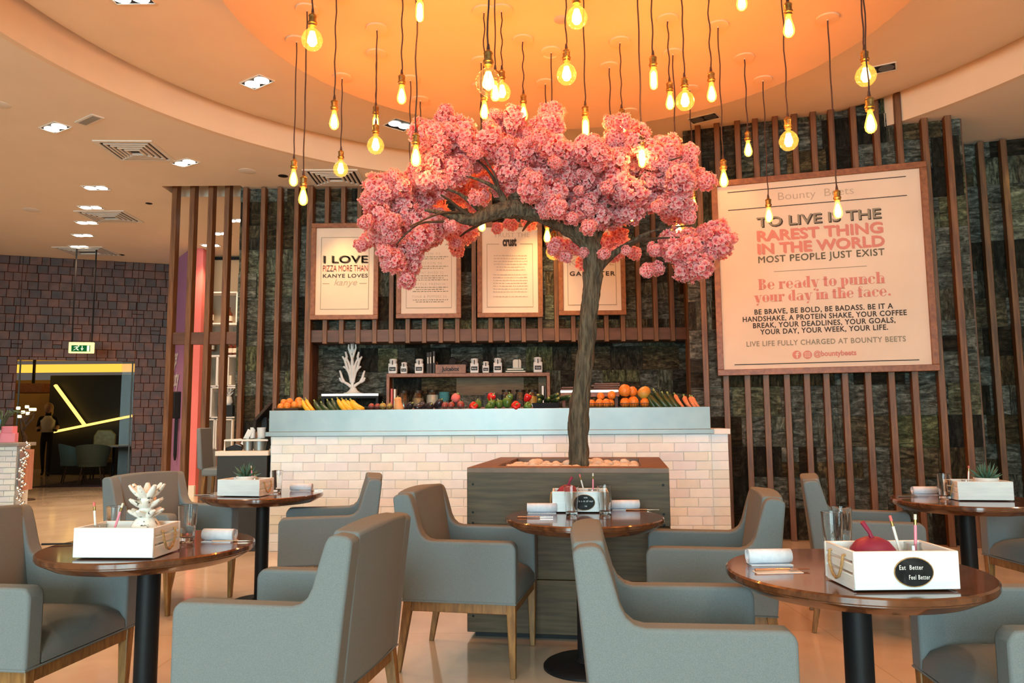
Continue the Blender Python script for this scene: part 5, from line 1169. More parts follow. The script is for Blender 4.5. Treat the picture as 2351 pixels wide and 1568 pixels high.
b1, hh1 = tub(570, 1007, 1031, .055, 'metal tub holding a slip of paper on the till counter'); b2, hh2 = tub(597, 1006, 1031, .07, 'metal tub of paper cups beside the brick counter')
m = MB(); m.lathe([(.030, 0), (.042, .17), (.045, .172), (.042, .18), (0, .18)], 20); tag(m.build('paper_cup', 'white', None, b2+Vector((.01, 0, hh2*.3))), 'tall white paper cup standing in the second metal tub', 'cup')
m = MB(); m.lathe([(.024, 0), (.026, .17), (0, .17)], 16); tag(m.build('paper_cup', 'white', None, b1+Vector((.03, .03, hh1*.4))), 'narrow white cup stack behind the first metal tub', 'cup')
m = MB(); m.box((0, 0, .09), (.05, .003, .16), Matrix.Rotation(.45, 4, 'Y')); tag(m.build('receipt', 'white', None, b1+Vector((-.02, 0, .03))), 'white paper slip leaning in the first metal tub', 'paper')
p = at(535, 1028, 7.45); t = thing('card_terminal', (p.x, 7.45, zt+.003), .3, 'black card terminal lying on the till counter', 'terminal'); m = MB(); m.prism([(-.09, 0), (.09, 0), (.09, .03), (.02, .06), (-.09, .02)], lambda u, v: (u, -.05, v), lambda u, v: (u, .05, v)); m.build('body', 'black', t, (0, 0, 0), bevel=.006); m = MB(); m.box((.05, 0, .052), (.06, .07, .003), Matrix.Rotation(.35, 4, 'Y')); m.build('screen', 'steel', t, (0, 0, 0))
t = thing('till_screen', at(600, 1000, 7.45), 0, 'black tilted till screen behind the end of the steel upstand', 'till'); a, c = at(584, 979, 7.40)-t.location, at(622, 938, 7.55)-t.location
m = MB(); m.bar(a, c, .03, .26, 0, (0, 1, 0)); m.build('screen', 'black', t, (0, 0, 0), bevel=.006); m = MB(); q = Vector((a+c)/2); m.bar((q.x+.04, q.y, zt-t.location.z), (q.x+.02, q.y, q.z), .05, .05); m.build('stand', 'black', t, (0, 0, 0))
# ================================================================ filament pendants hanging from the disc
# (bulb kind, ceiling px or None with a depth, socket top px/py, px at ceiling)
PEND = [  # kind, cord-top (px,py) or ('Y',depth), socket top (px,py)
 ('globe', ('Y', 4.15), (718, 28)), ('pear', (681, 92), (675, 363)), ('pear', (705, 20), (697, 401)), ('pear', ('Y', 4.80), (768, 226)), ('globe', (786, 176), (783, 343)),
 ('tube', (863.5, 122), (863, 240)), ('globe', (866.5, 64), (863, 282)), ('pear', ('Y', 4.82), (922.5, 168)), ('tube', ('Y', 4.2), (964, -32)), ('pear', ('Y', 4.40), (955, 303)),
 ('pear', (931, 181), (941, 405)), ('pear', (964, 228), (964, 405)), ('big', ('Y', 3.52), (1121, 112)), ('pear', ('Y', 4.6), (1137, 158)), ('globe', ('Y', 5.0), (1152, 158)), ('pear', (1110.5, 24), (1112, 205)),
 ('pear', (1101, 139), (1106, 470)), ('pear', (1098, 197), (1104, 380)), ('pear', (1201, 90), (1201.6, 214)), ('pear', (1252.6, 189), (1256, 500)), ('globe', ('Y', 4.35), (1300, 110)), ('globe', ('Y', 4.05), (1323, -24)), ('tube', ('Y', 4.80), (1343.5, 240)),
 ('pear', (1400, 151), (1404, 380)), ('pear', (1421.5, 94), (1427, 247)), ('tube', (1447, 255), (1450, 455)), ('tube', ('Y', 4.55), (1472.5, 306)), ('tube', ('Y', 4.35), (1499, 125)), ('pear', (1530, 43), (1537, 185)), ('globe', ('Y', 4.72), (1571, 175)),
 ('globe', (1547, 121), (1556, 480)), ('pear', (1582, 203), (1591, 430)), ('pear', ('Y', 4.75), (1632, 162)), ('pear', ('Y', 4.2), (1700.5, -55)), ('pear', (1645, 58), (1660, 363)), ('pear', (1706, 131), (1716, 299)), ('pear', (1749, 182), (1763.5, 453)),
 ('pear', ('Y', 4.0), (1808, 2)), ('globe', ('Y', 4.7), (1808, 266)), ('pear', (1892, 41), (1921, 433)), ('globe', ('Y', 4.35), (1984, 113)), ('pear', ('Y', 3.95), (1995, 219)), ('globe', (1150, 160), (1271, 525))]
PEND[-1] = ('globe', ('Y', 5.6), (1271, 528))
PROF = {'pear': [(.013, 0), (.014, -.012), (.020, -.035), (.029, -.068), (.032, -.088), (.028, -.108), (.016, -.122), (0, -.128)],
        'globe': [(.014, 0), (.016, -.012), (.030, -.022), (.050, -.044), (.0605, -.072), (.0615, -.086), (.054, -.112), (.035, -.134), (.014, -.143), (0, -.144)],
        'tube': [(.013, 0), (.016, -.012), (.0225, -.024), (.024, -.06), (.024, -.105), (.020, -.122), (.010, -.131), (0, -.133)]}
PROF['big'] = [(r*1.04, z*1.04) for r, z in PROF['globe']]
def bulb_parts(kind):
    t = thing('pendant_lamp', (0, 0, 0), 0, kind, 'pendant lamp', 'filament pendants under the ceiling disc')
    m = MB(); m.lathe([(0, .088), (.006, .086), (.010, .080), (.014, .074), (.023, .068), (.0245, .062), (.0225, .058), (.0215, .030), (.0225, .028), (.0265, .026), (.0265, .016), (.0225, .013), (.0225, .0), (.014, -.001), (0, -.001)], 24, fac=lambda k, z: 1-.05*(k % 2) if .029 < z < .059 else 1)
    m.build('socket', 'brass', t, (0, 0, 0), smooth=30)
    m = MB(); m.lathe(PROF[kind], 28, (0, 0, -.001)); m.build('bulb', {'pear': 'bulbfull', 'tube': 'bulbfull', 'globe': 'bulbglass', 'big': 'clearbulb'}[kind], t, (0, 0, 0), smooth=80)
    m = MB()
    if kind in ('pear', 'tube'):
        rr_ = [(.004, -.022), (.010, -.030), (.017, -.055), (.020, -.080), (.017, -.100), (.006, -.112)] if kind == 'pear' else [(.004, -.020), (.013, -.030), (.0165, -.06), (.0165, -.10), (.011, -.118), (.004, -.123)]
        m.lathe([(0, rr_[0][1]+.002)]+rr_+[(0, rr_[-1][1]-.002)], 16)
    else:
        n = 9
        for k in range(n):
            a = 2*PI*k/n; r = .015; m.tube([(r*.8*math.cos(a), r*.8*math.sin(a), -.034), (r*math.cos(a+.2), r*math.sin(a+.2), -.115)], .0042 if kind == 'globe' else .0022, 5)
        if kind == 'globe': m.lathe([(0, -.036), (.012, -.037), (.012, -.113), (0, -.114)], 12)
    m.build('filament', 'filament', t, (0, 0, 0), smooth=60)
    return t
protos = {}; order = {}
for kind, cpx, s in PEND: order.setdefault('globe' if kind == 'big' else kind, []).append(s[0])
for kind, cpx, (sx, sy) in PEND:
    if cpx[0] == 'Y': bt = at(sx, sy, cpx[1])
    else: top = atz(cpx[0], cpx[1], Z3); bt = at(sx, sy, top.y)
    base = Vector((bt.x, bt.y, bt.z-.088))
    k2 = 'globe' if kind == 'big' else kind
    n = sorted(order[k2]).index(sx); word = {'pear': 'pear-shaped', 'globe': 'round globe', 'tube': 'tubular'}[k2]
    lab = 'clear big globe filament bulb hanging nearest above the blossom' if kind == 'big' else '%s filament bulb, %s of its shape counting from the exit sign side' % (word, ORD[n])
    if kind not in protos: o = protos[kind] = bulb_parts(kind)
    else:
        src = protos[kind]; o = src.copy(); col.objects.link(o)
        for ch in list(src.children):
            if ch.name.split('.')[0] in ('socket', 'bulb', 'filament'): c = ch.copy(); col.objects.link(c); c.parent = o
    o.location = base; o['label'] = lab; o.rotation_euler = (0, 0, sx*.7)
    rnd = random.Random(int(sx)); H = Z3-.02-base.z; m = MB(); n = 14
    m.tube([(.004*math.sin(i*1.3+sx)*min(1, i, n-i), .004*math.cos(i*1.1+sx)*min(1, i, n-i), .086+(H-.086)*i/n) for i in range(n+1)], .0048, 6); m.tube([(0, 0, .080), (0, 0, .112)], [.010, .006], 8); m.build('cord', 'cord', o, (0, 0, 0))
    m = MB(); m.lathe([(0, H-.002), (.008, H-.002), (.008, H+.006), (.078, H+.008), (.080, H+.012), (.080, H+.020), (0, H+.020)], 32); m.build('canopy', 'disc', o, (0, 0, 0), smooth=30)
    lamp('bulb_light', 'POINT', (0, 0, -.075), {'pear': 17, 'tube': 17.5, 'globe': 17.5, 'big': 11}[kind], WARM, o, .03)
# ================================================================ ceiling fittings
def downlight(px, py, z, label, L=.30, W_=.165, rz=0, power=30, lit=True, col_=(1, .64, .36), aim=None):
    p = atz(px, py, z) if z else Vector((px, py, Z1)); z = z or Z1; t = thing('downlight', (p.x, p.y, z), rz, label, 'downlight', 'twin downlights in the ceiling')
    m = MB()
    for c, d in (((0, W_/2, -.004), (L, .012, .008)), ((0, -W_/2, -.004), (L, .012, .008)), ((L/2, 0, -.004), (.012, W_, .008)), ((-L/2, 0, -.004), (.012, W_, .008))): m.box(c, d)
    m.build('trim_frame', 'white_tin', t, (0, 0, 0), smooth=0)
    m = MB(); m.box((0, 0, -.0025), (L-.01, W_-.01, .003)); m.build('recess', 'black', t, (0, 0, 0), smooth=0)
    for x in (-L*.235, L*.235):
        m = MB(); m.lathe([(.066, -.004), (.066, -.009), (.060, -.0075), (0, -.0062)], 24, (x, 0, 0)); m.build('lamp', 'lampglow' if lit else 'steel', t, (0, 0, 0), smooth=30)
    if lit: lamp('downlight_beam', 'SPOT', (0, 0, -.04), power, col_, t,   .06, 100, .8, aim or (0, 0, 0))
    return t
DL = [(590, 188, Z2, 'twin downlight in the ring recess nearest the globe pendants', -.62), (300, -6, Z2, 'twin downlight in the ring recess at the picture top', 0.0), (127, 292, Z1, 'twin downlight beside the return air grille', -.55), (425, 373, Z1, 'twin downlight between the big air vent and the timber screen', -.55), (221, 431, Z1, 'twin downlight in the lobby row, first behind the big vent', 0), (209, 476, Z1, 'twin downlight in the lobby row, beside the second vent', 0), (200, 511, Z1, 'twin downlight in the lobby row, third from the front', 0), (191, 540, Z1, 'twin downlight in the lobby row, fourth from the front', 0), (183, 566, Z1, 'twin downlight in the lobby row, closest to the tiled wall', 0), (541, 506, Z1, 'twin downlight behind the screen, near its last post', 0), (508, 536, Z1, 'twin downlight behind the screen, between third and fourth post', 0), (484, 563, Z1, 'twin downlight behind the screen, above the pink pillar', 0)]
for px, py, z, lab, rz in DL: downlight(px, py, z, lab, rz=rz, power=150 if py > 400 else 120)
for x, y in ((-3.6, 1.6), (-1.2, .6), (1.6, .5), (4.0, 1.6), (-5.6, 4.4), (5.4, 4.6), (-6.4, 7.4), (-3.0, -1.6), (3.0, -1.6)): downlight(x, y, None, 'twin downlight over the seats behind the photographer', power=125)  # added lamps out of view that warm the chair tops and ceiling
downlight(918, 286, Z2, 'half tilted downlight in the ring beside the blossom', .26, .26, .7, 110, col_=(1, .86, .72))
downlight(1262, 318, Z2, 'small lit downlight in the ring glimpsed between the blossom tops', .20, .14, .2, 110, col_=(1, .86, .72))
downlight(1616, 271, Z2, 'unlit downlight in the ring above the first wall slats', rz=-.6, lit=False)
downlight(2015, 159, Z2, 'unlit downlight in the ring behind a globe bulb', rz=-.5, lit=False)
def vent(px, py, L, W_, rz, label, n=4):
    p = atz(px, py, Z1); t = thing('air_vent', (p.x, p.y, Z1), rz, label, 'air vent', None)
    m = MB(); m.box((0, 0, -.001), (L*.98, W_*.98, .002)); m.build('backing', 'black', t, (0, 0, 0), smooth=0)
    m = MB(); a, b_ = L/2, W_/2
    def fr(a, b_, w_, z):
        for c, d in (((0, b_-w_/2), (2*a, w_)), ((0, -b_+w_/2), (2*a, w_)), ((a-w_/2, 0), (w_, 2*b_-2*w_)), ((-a+w_/2, 0), (w_, 2*b_-2*w_))): m.box((*c, -z/2), (*d, z))
    fr(a, b_, .045, .012)
    for k in range(n): s = .075+k*.05; (fr(a-s, b_-s, .022, .016+.004*k) if b_-s > .03 else None)
    m.build('louvre', 'white_tin', t, (0, 0, 0), smooth=0)
vent(311, 346, .62, .62, .04, 'large square air vent before the timber screen'); vent(770, 408, .66, .62, .02, 'square air vent close to the kitchen wall'); vent(252, 497, .70, .62, .02, 'square air vent in the lobby row of downlights'); vent(202, 577, .85, .7, .02, 'square air vent nearest the tiled wall')
p = atz(205, 275, Z1); t = thing('return_grille', (p.x, p.y, Z1), -.6, 'small pale return air grille beside a downlight', 'grille'); m = MB(); m.box((0, 0, -.004), (.34, .12, .008)); m.build('frame', 'white_tin', t, (0, 0, 0)); m = MB(); m.box((0, 0, -.0075), (.29, .075, .006)); m.build('mesh', 'plate', t, (0, 0, 0))
for i, (px, py, z, r, mt, nm, lab) in enumerate(((72, 482, Z1, .11, 'white_tin', 'ceiling_speaker', 'pale round ceiling speaker beside the lobby downlights'), (0, 240, Z1, .09, 'white_tin', 'ceiling_speaker', 'pale round ceiling speaker at the picture edge'), (568, 393, Z1, .10, 'white_tin', 'ceiling_speaker', 'pale round ceiling speaker near the timber screen'), (342, 467, Z1, .045, 'black', 'ceiling_sensor', 'small dark ceiling sensor near the screen'), (278, 585, Z1, .06, 'black', 'ceiling_sensor', 'small dark ceiling sensor over the exit sign'), (650, 404, Z1, .06, 'black', 'ceiling_sensor', 'small dark ceiling sensor near the kitchen wall vent'), (1263, 127, Z3, .055, 'white_tin', 'ceiling_speaker', 'pale round plate on the ceiling disc between the bulbs'), (1290, 45, Z3, .06, 'plate', 'ceiling_speaker', 'round speaker on the ceiling disc behind a globe bulb'))):
    p = atz(px, py, z); m = MB(); m.lathe([(0, -.006), (r*.8, -.006), (r, -.002), (r, 0), (0, 0)], 28); tag(m.build(nm, mt, None, p), lab, nm.replace('_', ' '))
# wall washers that light the posters and the stone
for x, e in ((-2.1, 110), (.30, 130), (1.25, 14), (-3.3, 25)): lamp('wall_washer', 'SPOT', (x, YK-.75, Z1-.03), e, (1, .62, .22), None, .04, 46, .9, (R(20), 0, 0))
lamp('wall_washer', 'SPOT', (2.25, 7.35, Z1), 18, (1, .52, .15), None, .04, 70, .8, (R(16), 0, 0))
lamp('wall_washer', 'SPOT', (5.35, 7.55, Z1-.05), 14, (.85, .9, .35), None, .03, 50, .6, (R(10), 0, 0))
# ================================================================ lobby beyond the screen
WA, WB_ = Vector((-9.3, 12.95, 0)), Vector((-6.2, 14.05, 0))
WT = (WB_-WA).normalized(); WN = Vector((WT.y, -WT.x, 0)); WL = (WB_-WA).length+.35
def wu(px, py): q = atplane(px, py, WA, WN)-WA; return q.dot(WT), q.z
ua, za = wu(40, 828); ub, _ = wu(310, 828)
zo = (wu(60, 826)[1]+wu(300, 830)[1])/2
tiled_wall('wall_lobby', WA, WT, WN, [(-3.2, ua, 0, 4.2), (ua, ub, zo, 4.2), (ub, WL, 0, 4.2)], .15, (.13, .20), 23, ['brown_tile', 'grout'], brown_tint, depth=.02, jit=.008, cham=.005, gap=.0015, split=.02)
# pink pillar wall: coral end and purple flank
q0 = at(466, 600, 12.65); q1 = at(437, 600, 12.65)
m = MB(); m.box(((q0.x+q1.x)/2, 12.72, 2.1), (q0.x-q1.x, .14, 4.2)); struct(m.build('wall_coral', 'coral_wall', smooth=0))
m = MB(); a = Vector((q1.x-.01, 12.66, 0)); c = at(392, 600, 13.9); c.z = 0; m.quad(a, c, c+Vector((0, 0, 4.2)), a+Vector((0, 0, 4.2))); m.quad(a+Vector((.05, .1, 0)), c+Vector((.05, .1, 0)), c+Vector((.05, .1, 4.2)), a+Vector((.05, .1, 4.2))); struct(m.build('wall_purple', 'purple', smooth=0))
m = MB(); m.box(((q0.x+q1.x)/2, 12.62, .09), (q0.x-q1.x+.02, .06, .18)); struct(m.build('baseboard_coral', 'cream', smooth=0))
# white neon-like script painted on the purple wall
pa, pc_ = Vector((a.x, a.y, 0)), Vector((c.x, c.y, 0)); U = (pa-pc_).normalized(); Nn = Vector((U.y, -U.x, 0)); Nn = Nn if Nn.y < 0 else -Nn
m = MB()
for s, z, wd in (('sucker', at(410, 835, 13.1).z, .62), ('for', at(410, 856, 13.1).z, .34), ('Beauty', at(410, 885, 13.1).z, .9)):
    text_into(m, s, .42, pc_+U*.62+Nn*.012+Vector((0, 0, z)), U, (0, 0, 1), Nn, 0, .01, 'CENTER', wd, 1, .3)
tag(m.build('wall_lettering', 'white', smooth=0, recalc=False), 'white handwritten lettering on the purple wall', 'lettering')
p = at(406, 930, 12.95); t = thing('wall_phone', p, math.atan2(U.y, U.x), 'black wall telephone with a looped cord on the purple wall', 'telephone')
m = MB(); m.box((0, 0, 0), (.20, .16, .46)); m.build('body', 'black', t, (0, 0, 0), bevel=.02); m = MB(); m.tube([(-.14, 0, .20), (-.16, 0, .1), (-.16, 0, -.1), (-.14, 0, -.2)], [.045, .02, .02, .045], 10); m.build('handset', 'black', t, (0, 0, 0)); m = MB(); m.tube([(-.05, 0, -.2), (-.06, 0, -.6), (-.05, 0, -.86), (0, 0, -.93), (.05, 0, -.86), (.06, 0, -.6), (.05, 0, -.2)], .016, 8); m.build('cord', 'black', t, (0, 0, 0))
# cream back wall with white pigeon-hole shelves and bottles
YB = 13.0
m = MB(); m.box((-3.6, YB+.35, 2.1), (3.75, .06, 4.2)); struct(m.build('wall_cream', 'peach_wall', smooth=0))
m = MB(); zz = at(520, 585, YB).z; m.box((-3.9, YB+.30, zz), (2.9, .05, .05)); struct(m.build('trim_3', 'black', smooth=0))
t = thing('pigeonhole_shelf', (at(515, 800, YB).x, YB, 0), 0, 'white pigeon-hole shelf with bottles behind the timber screen', 'shelf unit'); X0 = t.location.x
def sx(px): return at(px, 800, YB).x-X0
def szz(py): return at(515, py, YB).z
SBN = [0]
def sbox(x0, y0, x1, y1, nm='compartment'):
    SBN[0] += 1; e = .0017*SBN[0]
    m = MB(); xa, xb, zt_, zb_ = sx(x0)+e, sx(x1)-e, szz(y0)-e, szz(y1)+e; w_ = .022
    for c, d in (((xa+xb)/2, zt_), (xb-xa, w_)), (((xa+xb)/2, zb_), (xb-xa, w_)), ((xa, (zt_+zb_)/2), (w_, zt_-zb_)), ((xb, (zt_+zb_)/2), (w_, zt_-zb_)): m.box((c[0], .14+e*.3, c[1]), (d[0], .30-e, d[1]))
    m.build(nm, 'white', t, (0, 0, 0), smooth=0)
for r in ((468, 671, 541, 743), (519, 744, 552, 817), (473, 785, 515, 817), (470, 817, 500, 887), (500, 817, 524, 887), (524, 817, 550, 887), (468, 888, 487, 960), (487, 888, 549, 960), (466, 961, 499, 1032), (499, 961, 540, 1032)): sbox(*r)
m = MB(); m.box(((sx(466)+sx(552))/2, .30, (szz(671)+szz(1150))/2), (sx(552)-sx(466), .02, szz(671)-szz(1150))); m.build('back_panel', noisy('shelf_grey', (.28, .23, .17), (.34, .28, .21), (1, 1, 1), 3, .7), t, (0, 0, 0))
def bottle(px, pyb, h, label, r=.045):
    q = at(px, pyb, YB+.08); b0 = thing('bottle', q, 0, label, 'bottle'); m = MB(); m.lathe([(0, 0), (r, 0), (r, h*.58), (r*.35, h*.76), (r*.32, h*.96), (r*.36, h), (0, h)], 18); m.build('glass', 'bottle', b0, (0, 0, 0), smooth=50); m = MB(); m.lathe([(r*1.01, h*.12), (r*1.01, h*.45)], 18); m.build('paper_label', 'cream', b0, (0, 0, 0), smooth=50)
bottle(484, 740, .30, 'amber bottle in the top pigeon hole, beside the third post'); bottle(526, 742, .28, 'amber bottle in the top pigeon hole, beside the fourth post', .055); bottle(486, 806, .22, 'dark bottle in the second pigeon hole row'); bottle(520, 814, .24, 'dark bottle under the top pigeon hole, first of three'); bottle(530, 814, .24, 'dark bottle under the top pigeon hole, middle of three'); bottle(541, 814, .24, 'dark bottle under the top pigeon hole, last of three')
q = at(521, 957, YB+.1); m = MB(); m.box((0, 0, .10), (.26, .2, .2)); tag(m.build('box', 'brown_tile', None, q), 'brown box under the small pineapple in the pigeon hole', 'box')
t2 = thing('pineapple_ornament', q+Vector((0, 0, .201)), 0, 'small white pineapple ornament in the pigeon hole', 'ornament'); m = MB(); m.lathe([(0, 0), (.07, 0), (.09, .06), (.07, .15), (0, .17)], 16); m.build('fruit', 'white', t2, (0, 0, 0)); m = MB()
for k in range(18): a_ = k*2.4; z_ = .15+.13*(k/18); d = Vector((math.cos(a_), math.sin(a_), .6)); m.tube([(0, 0, z_), Vector((0, 0, z_))+d*.05, Vector((0, 0, z_+.02))+d*.10], [.022, .018, .006], 6)
m.build('leaves', 'white', t2, (0, 0, 0))
q = at(520, 884, YB+.05); m = MB(); m.box((0, 0, .085), (.18, .05, .16)); tag(m.build('picture_block', 'cream', None, q, bevel=.004), 'small cream printed block in the pigeon hole', 'block')
# tall bar stool beside the till counter
t = thing('bar_stool', (-3.13, 8.2, 0), R(4), 'tall grey bar stool between the screen posts and the till counter', 'stool')
m = MB(); m.box((0, 0, .70), (.36, .36, .08)); m.build('seat', 'fabric', t, (0, 0, 0), bevel=.02); m = MB(); m.prism([(-.16, .72), (-.22, .74), (-.24, 1.16), (-.20, 1.17)], lambda u, v: (u, -.19, v), lambda u, v: (u, .19, v)); m.build('backrest', 'fabric', t, (0, 0, 0), bevel=.015)
for a_ in (-1, 1):
    for b_ in (-1, 1): m = MB(); m.tube([(.15*a_, .15*b_, .66), (.19*a_, .18*b_, 0)], [.02, .013], 8); m.build('leg', 'legwood', t, (0, 0, 0))
# exit sign hung on two rods
YE = 12.6; a, c = at(161, 800, YE), at(213.5, 800, YE); zt_, zb_ = at(187, 786, YE).z, at(187, 811, YE).z
t = thing('exit_sign', ((a.x+c.x)/2, YE, zb_), R(10), 'green illuminated exit sign hanging on two rods before the tiled wall', 'exit sign'); L, Hs = c.x-a.x, zt_-zb_
m = MB(); m.box((0, 0, Hs/2), (L, .06, Hs)); m.build('housing', 'signglow', t, (0, 0, 0), bevel=.008); m = MB(); m.box((0, -.032, Hs*.43), (L*.76, .006, Hs*.58)); o = m.build('sign_face', 'signgreen', t, (0, 0, 0), smooth=0)
m = MB(); y_ = -.036
def sq(x0, z0, x1, z1): m.quad((x0*L, y_, z0*Hs), (x1*L, y_, z0*Hs), (x1*L, y_, z1*Hs), (x0*L, y_, z1*Hs))
sq(.04, .40, .07, .66); m.quad((.0*L, y_, .42*Hs), (.055*L, y_, .22*Hs), (.055*L, y_, .32*Hs), (.02*L, y_, .46*Hs)); m.quad((.055*L, y_, .22*Hs), (.11*L, y_, .42*Hs), (.09*L, y_, .46*Hs), (.055*L, y_, .32*Hs))
sq(.25, .17, .35, .69)
for q in (((-.20, .42), (-.10, .50), (-.10, .57), (-.20, .50)), ((-.30, .22), (-.20, .36), (-.17, .42), (-.26, .34)), ((-.18, .36), (-.10, .24), (-.07, .28), (-.15, .44)), ((-.28, .52), (-.14, .58), (-.14, .64), (-.28, .56)), ((-.12, .60), (-.06, .60), (-.06, .68), (-.12, .68))): m.quad(*[(x*L, y_, z*Hs) for x, z in q])
m.build('pictogram', emit('sign_white', (.85, 1, .6), 1.3), o, (0, 0, 0), smooth=0, recalc=False)
for x in (-.40, .40): m = MB(); m.tube([(x*L, 0, Hs), (x*L, 0, Z1-zb_)], .012, 6); m.build('rod', 'black', t, (0, 0, 0))
# glass portal: pane, posts and what stands beyond
t = thing('glass_door', WA+WT*ua, math.atan2(WT.y, WT.x), 'open glass door leaf framing the dark room beyond the tiled wall', 'door'); W_ = ub-ua
m = MB(); m.box((W_*.955, .04, zo/2), (.26, .02, zo)); m.build('pane', 'pane', t, (0, 0, 0), smooth=0)
for x in (.04, W_-.04): m = MB(); m.box((x, .04, zo/2), (.022, .03, zo)); m.build('edge_post', 'wire', t, (0, 0, 0))
def far(px, py, Y): return at(px, py, Y)
YF = 18.2
a, c = far(122, 860, YF), far(345, 860, YF); m = MB(); zt_ = far(200, 862, YF).z; m.box(((a.x+c.x)/2, YF, zt_/2), (c.x-a.x, .2, zt_)); dk = tag(m.build('dark_partition', 'charcoal', None, smooth=0), 'tall dark partition with glowing strips in the room beyond', 'partition')
def strip(p, q, label):
    a, c = far(*p, YF-.22), far(*q, YF-.22); t = thing('light_strip', (a+c)/2, 0, label, 'light strip'); m = MB(); m.bar(a-t.location, c-t.location, .085, .05); m.build('tube', 'strip', t, (0, 0, 0)); m = MB(); m.bar(a-t.location+Vector((0, .03, 0)), c-t.location+Vector((0, .03, 0)), .10, .03); m.build('channel', 'brass', t, (0, 0, 0))
strip((127, 884), (196, 978), 'steep yellow light strip on the dark partition'); strip((121, 992), (312, 953), 'long low yellow light strip crossing the dark partition')
m = MB(); a = far(-30, 900, 20.5); c = far(400, 900, 20.5); m.box(((a.x+c.x)/2, 20.5, 1.2), (c.x-a.x, .1, 2.4)); struct(m.build('wall_gold', 'gold_wall', smooth=0))
m = MB(); z_ = far(150, 856, 19.5).z; z2_ = far(150, 838, 19.5).z; m.box((-10.6, 19.3, (z_+z2_)/2), (9.5, .1, z2_-z_)); struct(m.build('trim_4', emit('cove_glow', (1, .50, .06), 1.25), smooth=0))
m = MB(); m.box((-10.6, 17.6, z2_+.15), (9.5, 3.6, .1)); struct(m.build('ceiling_far', 'cream', smooth=0))
m = MB(); a = far(30, 890, 19.0); c = far(122, 890, 19.0); zz = far(80, 902, 19).z; m.box(((a.x+c.x)/2, 19.0, zz+.11), (c.x-a.x, .9, .22)); cn = tag(m.build('timber_canopy', 'frame', None, smooth=0), 'angled timber canopy beyond the glass door', 'canopy'); m = MB(); m.box(((a.x+c.x)/2, 19.0, (zz+.2+z2_+.12)/2), (.05, .05, z2_-zz-.06)); m.build('hanger', 'black', cn, (0, 0, 0), smooth=0)
m = MB(); a = far(190, 1100, 15.3); m.box((a.x+1.1, 15.7, .006), (3.4, 2.1, .012)); tag(m.build('carpet', 'carpet', None, smooth=0), 'dark plum carpet under the chairs of the room beyond', 'carpet')
for x, y, e in ((-9.8, 18.6, 80), (-12.2, 17.0, 90)): lamp('far_room_light', 'POINT', (x, y, 2.9), e, (1, .62, .16), None, .15)
def tub_chair(px, py, Y, rz, mt, label):
    p = far(px, py, Y); t = thing('tub_chair', (p.x, Y, .013), rz, label, 'chair'); n = 20; m = MB(); ro, ri = [], []
    P = []
    for k in range(n+1):
        a_ = -2.2+4.4*k/n; h = .80-.16*abs(a_/2.2)**2; P.append((a_, h))
    g = [[m.bm.verts.new((r*math.cos(a_+PI), r*math.sin(a_+PI)*1.02, z)) for a_, h in P for z in (z0 if z0 is not None else h,)] for r, z0 in ((.24, .36), (.31, None), (.265, None), (.22, .42))]
    for i in range(4):
        for k in range(n): m.bm.faces.new((g[i][k], g[i][k+1], g[(i+1) % 4][k+1], g[(i+1) % 4][k]))
    for k in (0, n): m.bm.faces.new([g[i][k] for i in range(4)])
    m.build('shell', mt, t, (0, 0, 0), smooth=50); m = MB(); m.lathe([(0, .36), (.25, .36), (.26, .42), (.22, .45), (0, .455)], 24); m.build('seat', mt, t, (0, 0, 0), smooth=50)
    for a_ in (-1, 1):
        for b_ in (-1, 1): m = MB(); m.tube([(.15*a_, .15*b_, .37), (.21*a_, .21*b_, 0)], [.016, .010], 8); m.build('leg', 'twig', t, (0, 0, 0))
tub_chair(172, 1060, 15.4, R(35), 'tealchair', 'teal tub chair in the room beyond the glass door'); tub_chair(212, 1070, 15.0, R(110), 'olivechair', 'olive tub chair turned away, in the room beyond the glass door')
p = far(262, 1025, 15.8); t = thing('cafe_table', (p.x, 15.8, 0), 0, 'small dark table in the room beyond the glass door', 'table'); zt_ = far(262, 1022, 15.8).z; m = MB(); m.lathe([(0, zt_), (.42, zt_), (.42, zt_-.03), (0, zt_-.03)], 36); m.build('top', 'plate', t, (0, 0, 0)); m = MB(); m.lathe([(.03, zt_-.03), (.03, .03), (.24, .02), (.24, 0), (0, 0)], 20); m.build('pedestal', 'black', t, (0, 0, 0))
p = far(240, 1016, 16.6); t = thing('high_back_chair', (p.x, 16.6, 0), R(20), 'olive yellow high-backed chair behind the small table', 'chair'); m = MB(); zz = far(240, 987, 16.6).z; m.prism([(-.21, .42), (.21, .42), (.22, zz*.9), (.12, zz), (-.14, zz), (-.21, zz*.88)], lambda u, v: (u, -.04, v), lambda u, v: (u, .04, v)); m.build('backrest', 'gourd', t, (0, 0, 0), bevel=.02); m = MB(); m.box((0, -.2, .42), (.42, .42, .1)); m.build('seat', 'gourd', t, (0, 0, 0), bevel=.02)
for a_ in (-1, 1):
    for b_ in (0, 1): m = MB(); m.tube([(.17*a_, -.36*b_-.02, .38), (.19*a_, -.38*b_, 0)], .014, 6); m.build('leg', 'twig', t, (0, 0, 0))
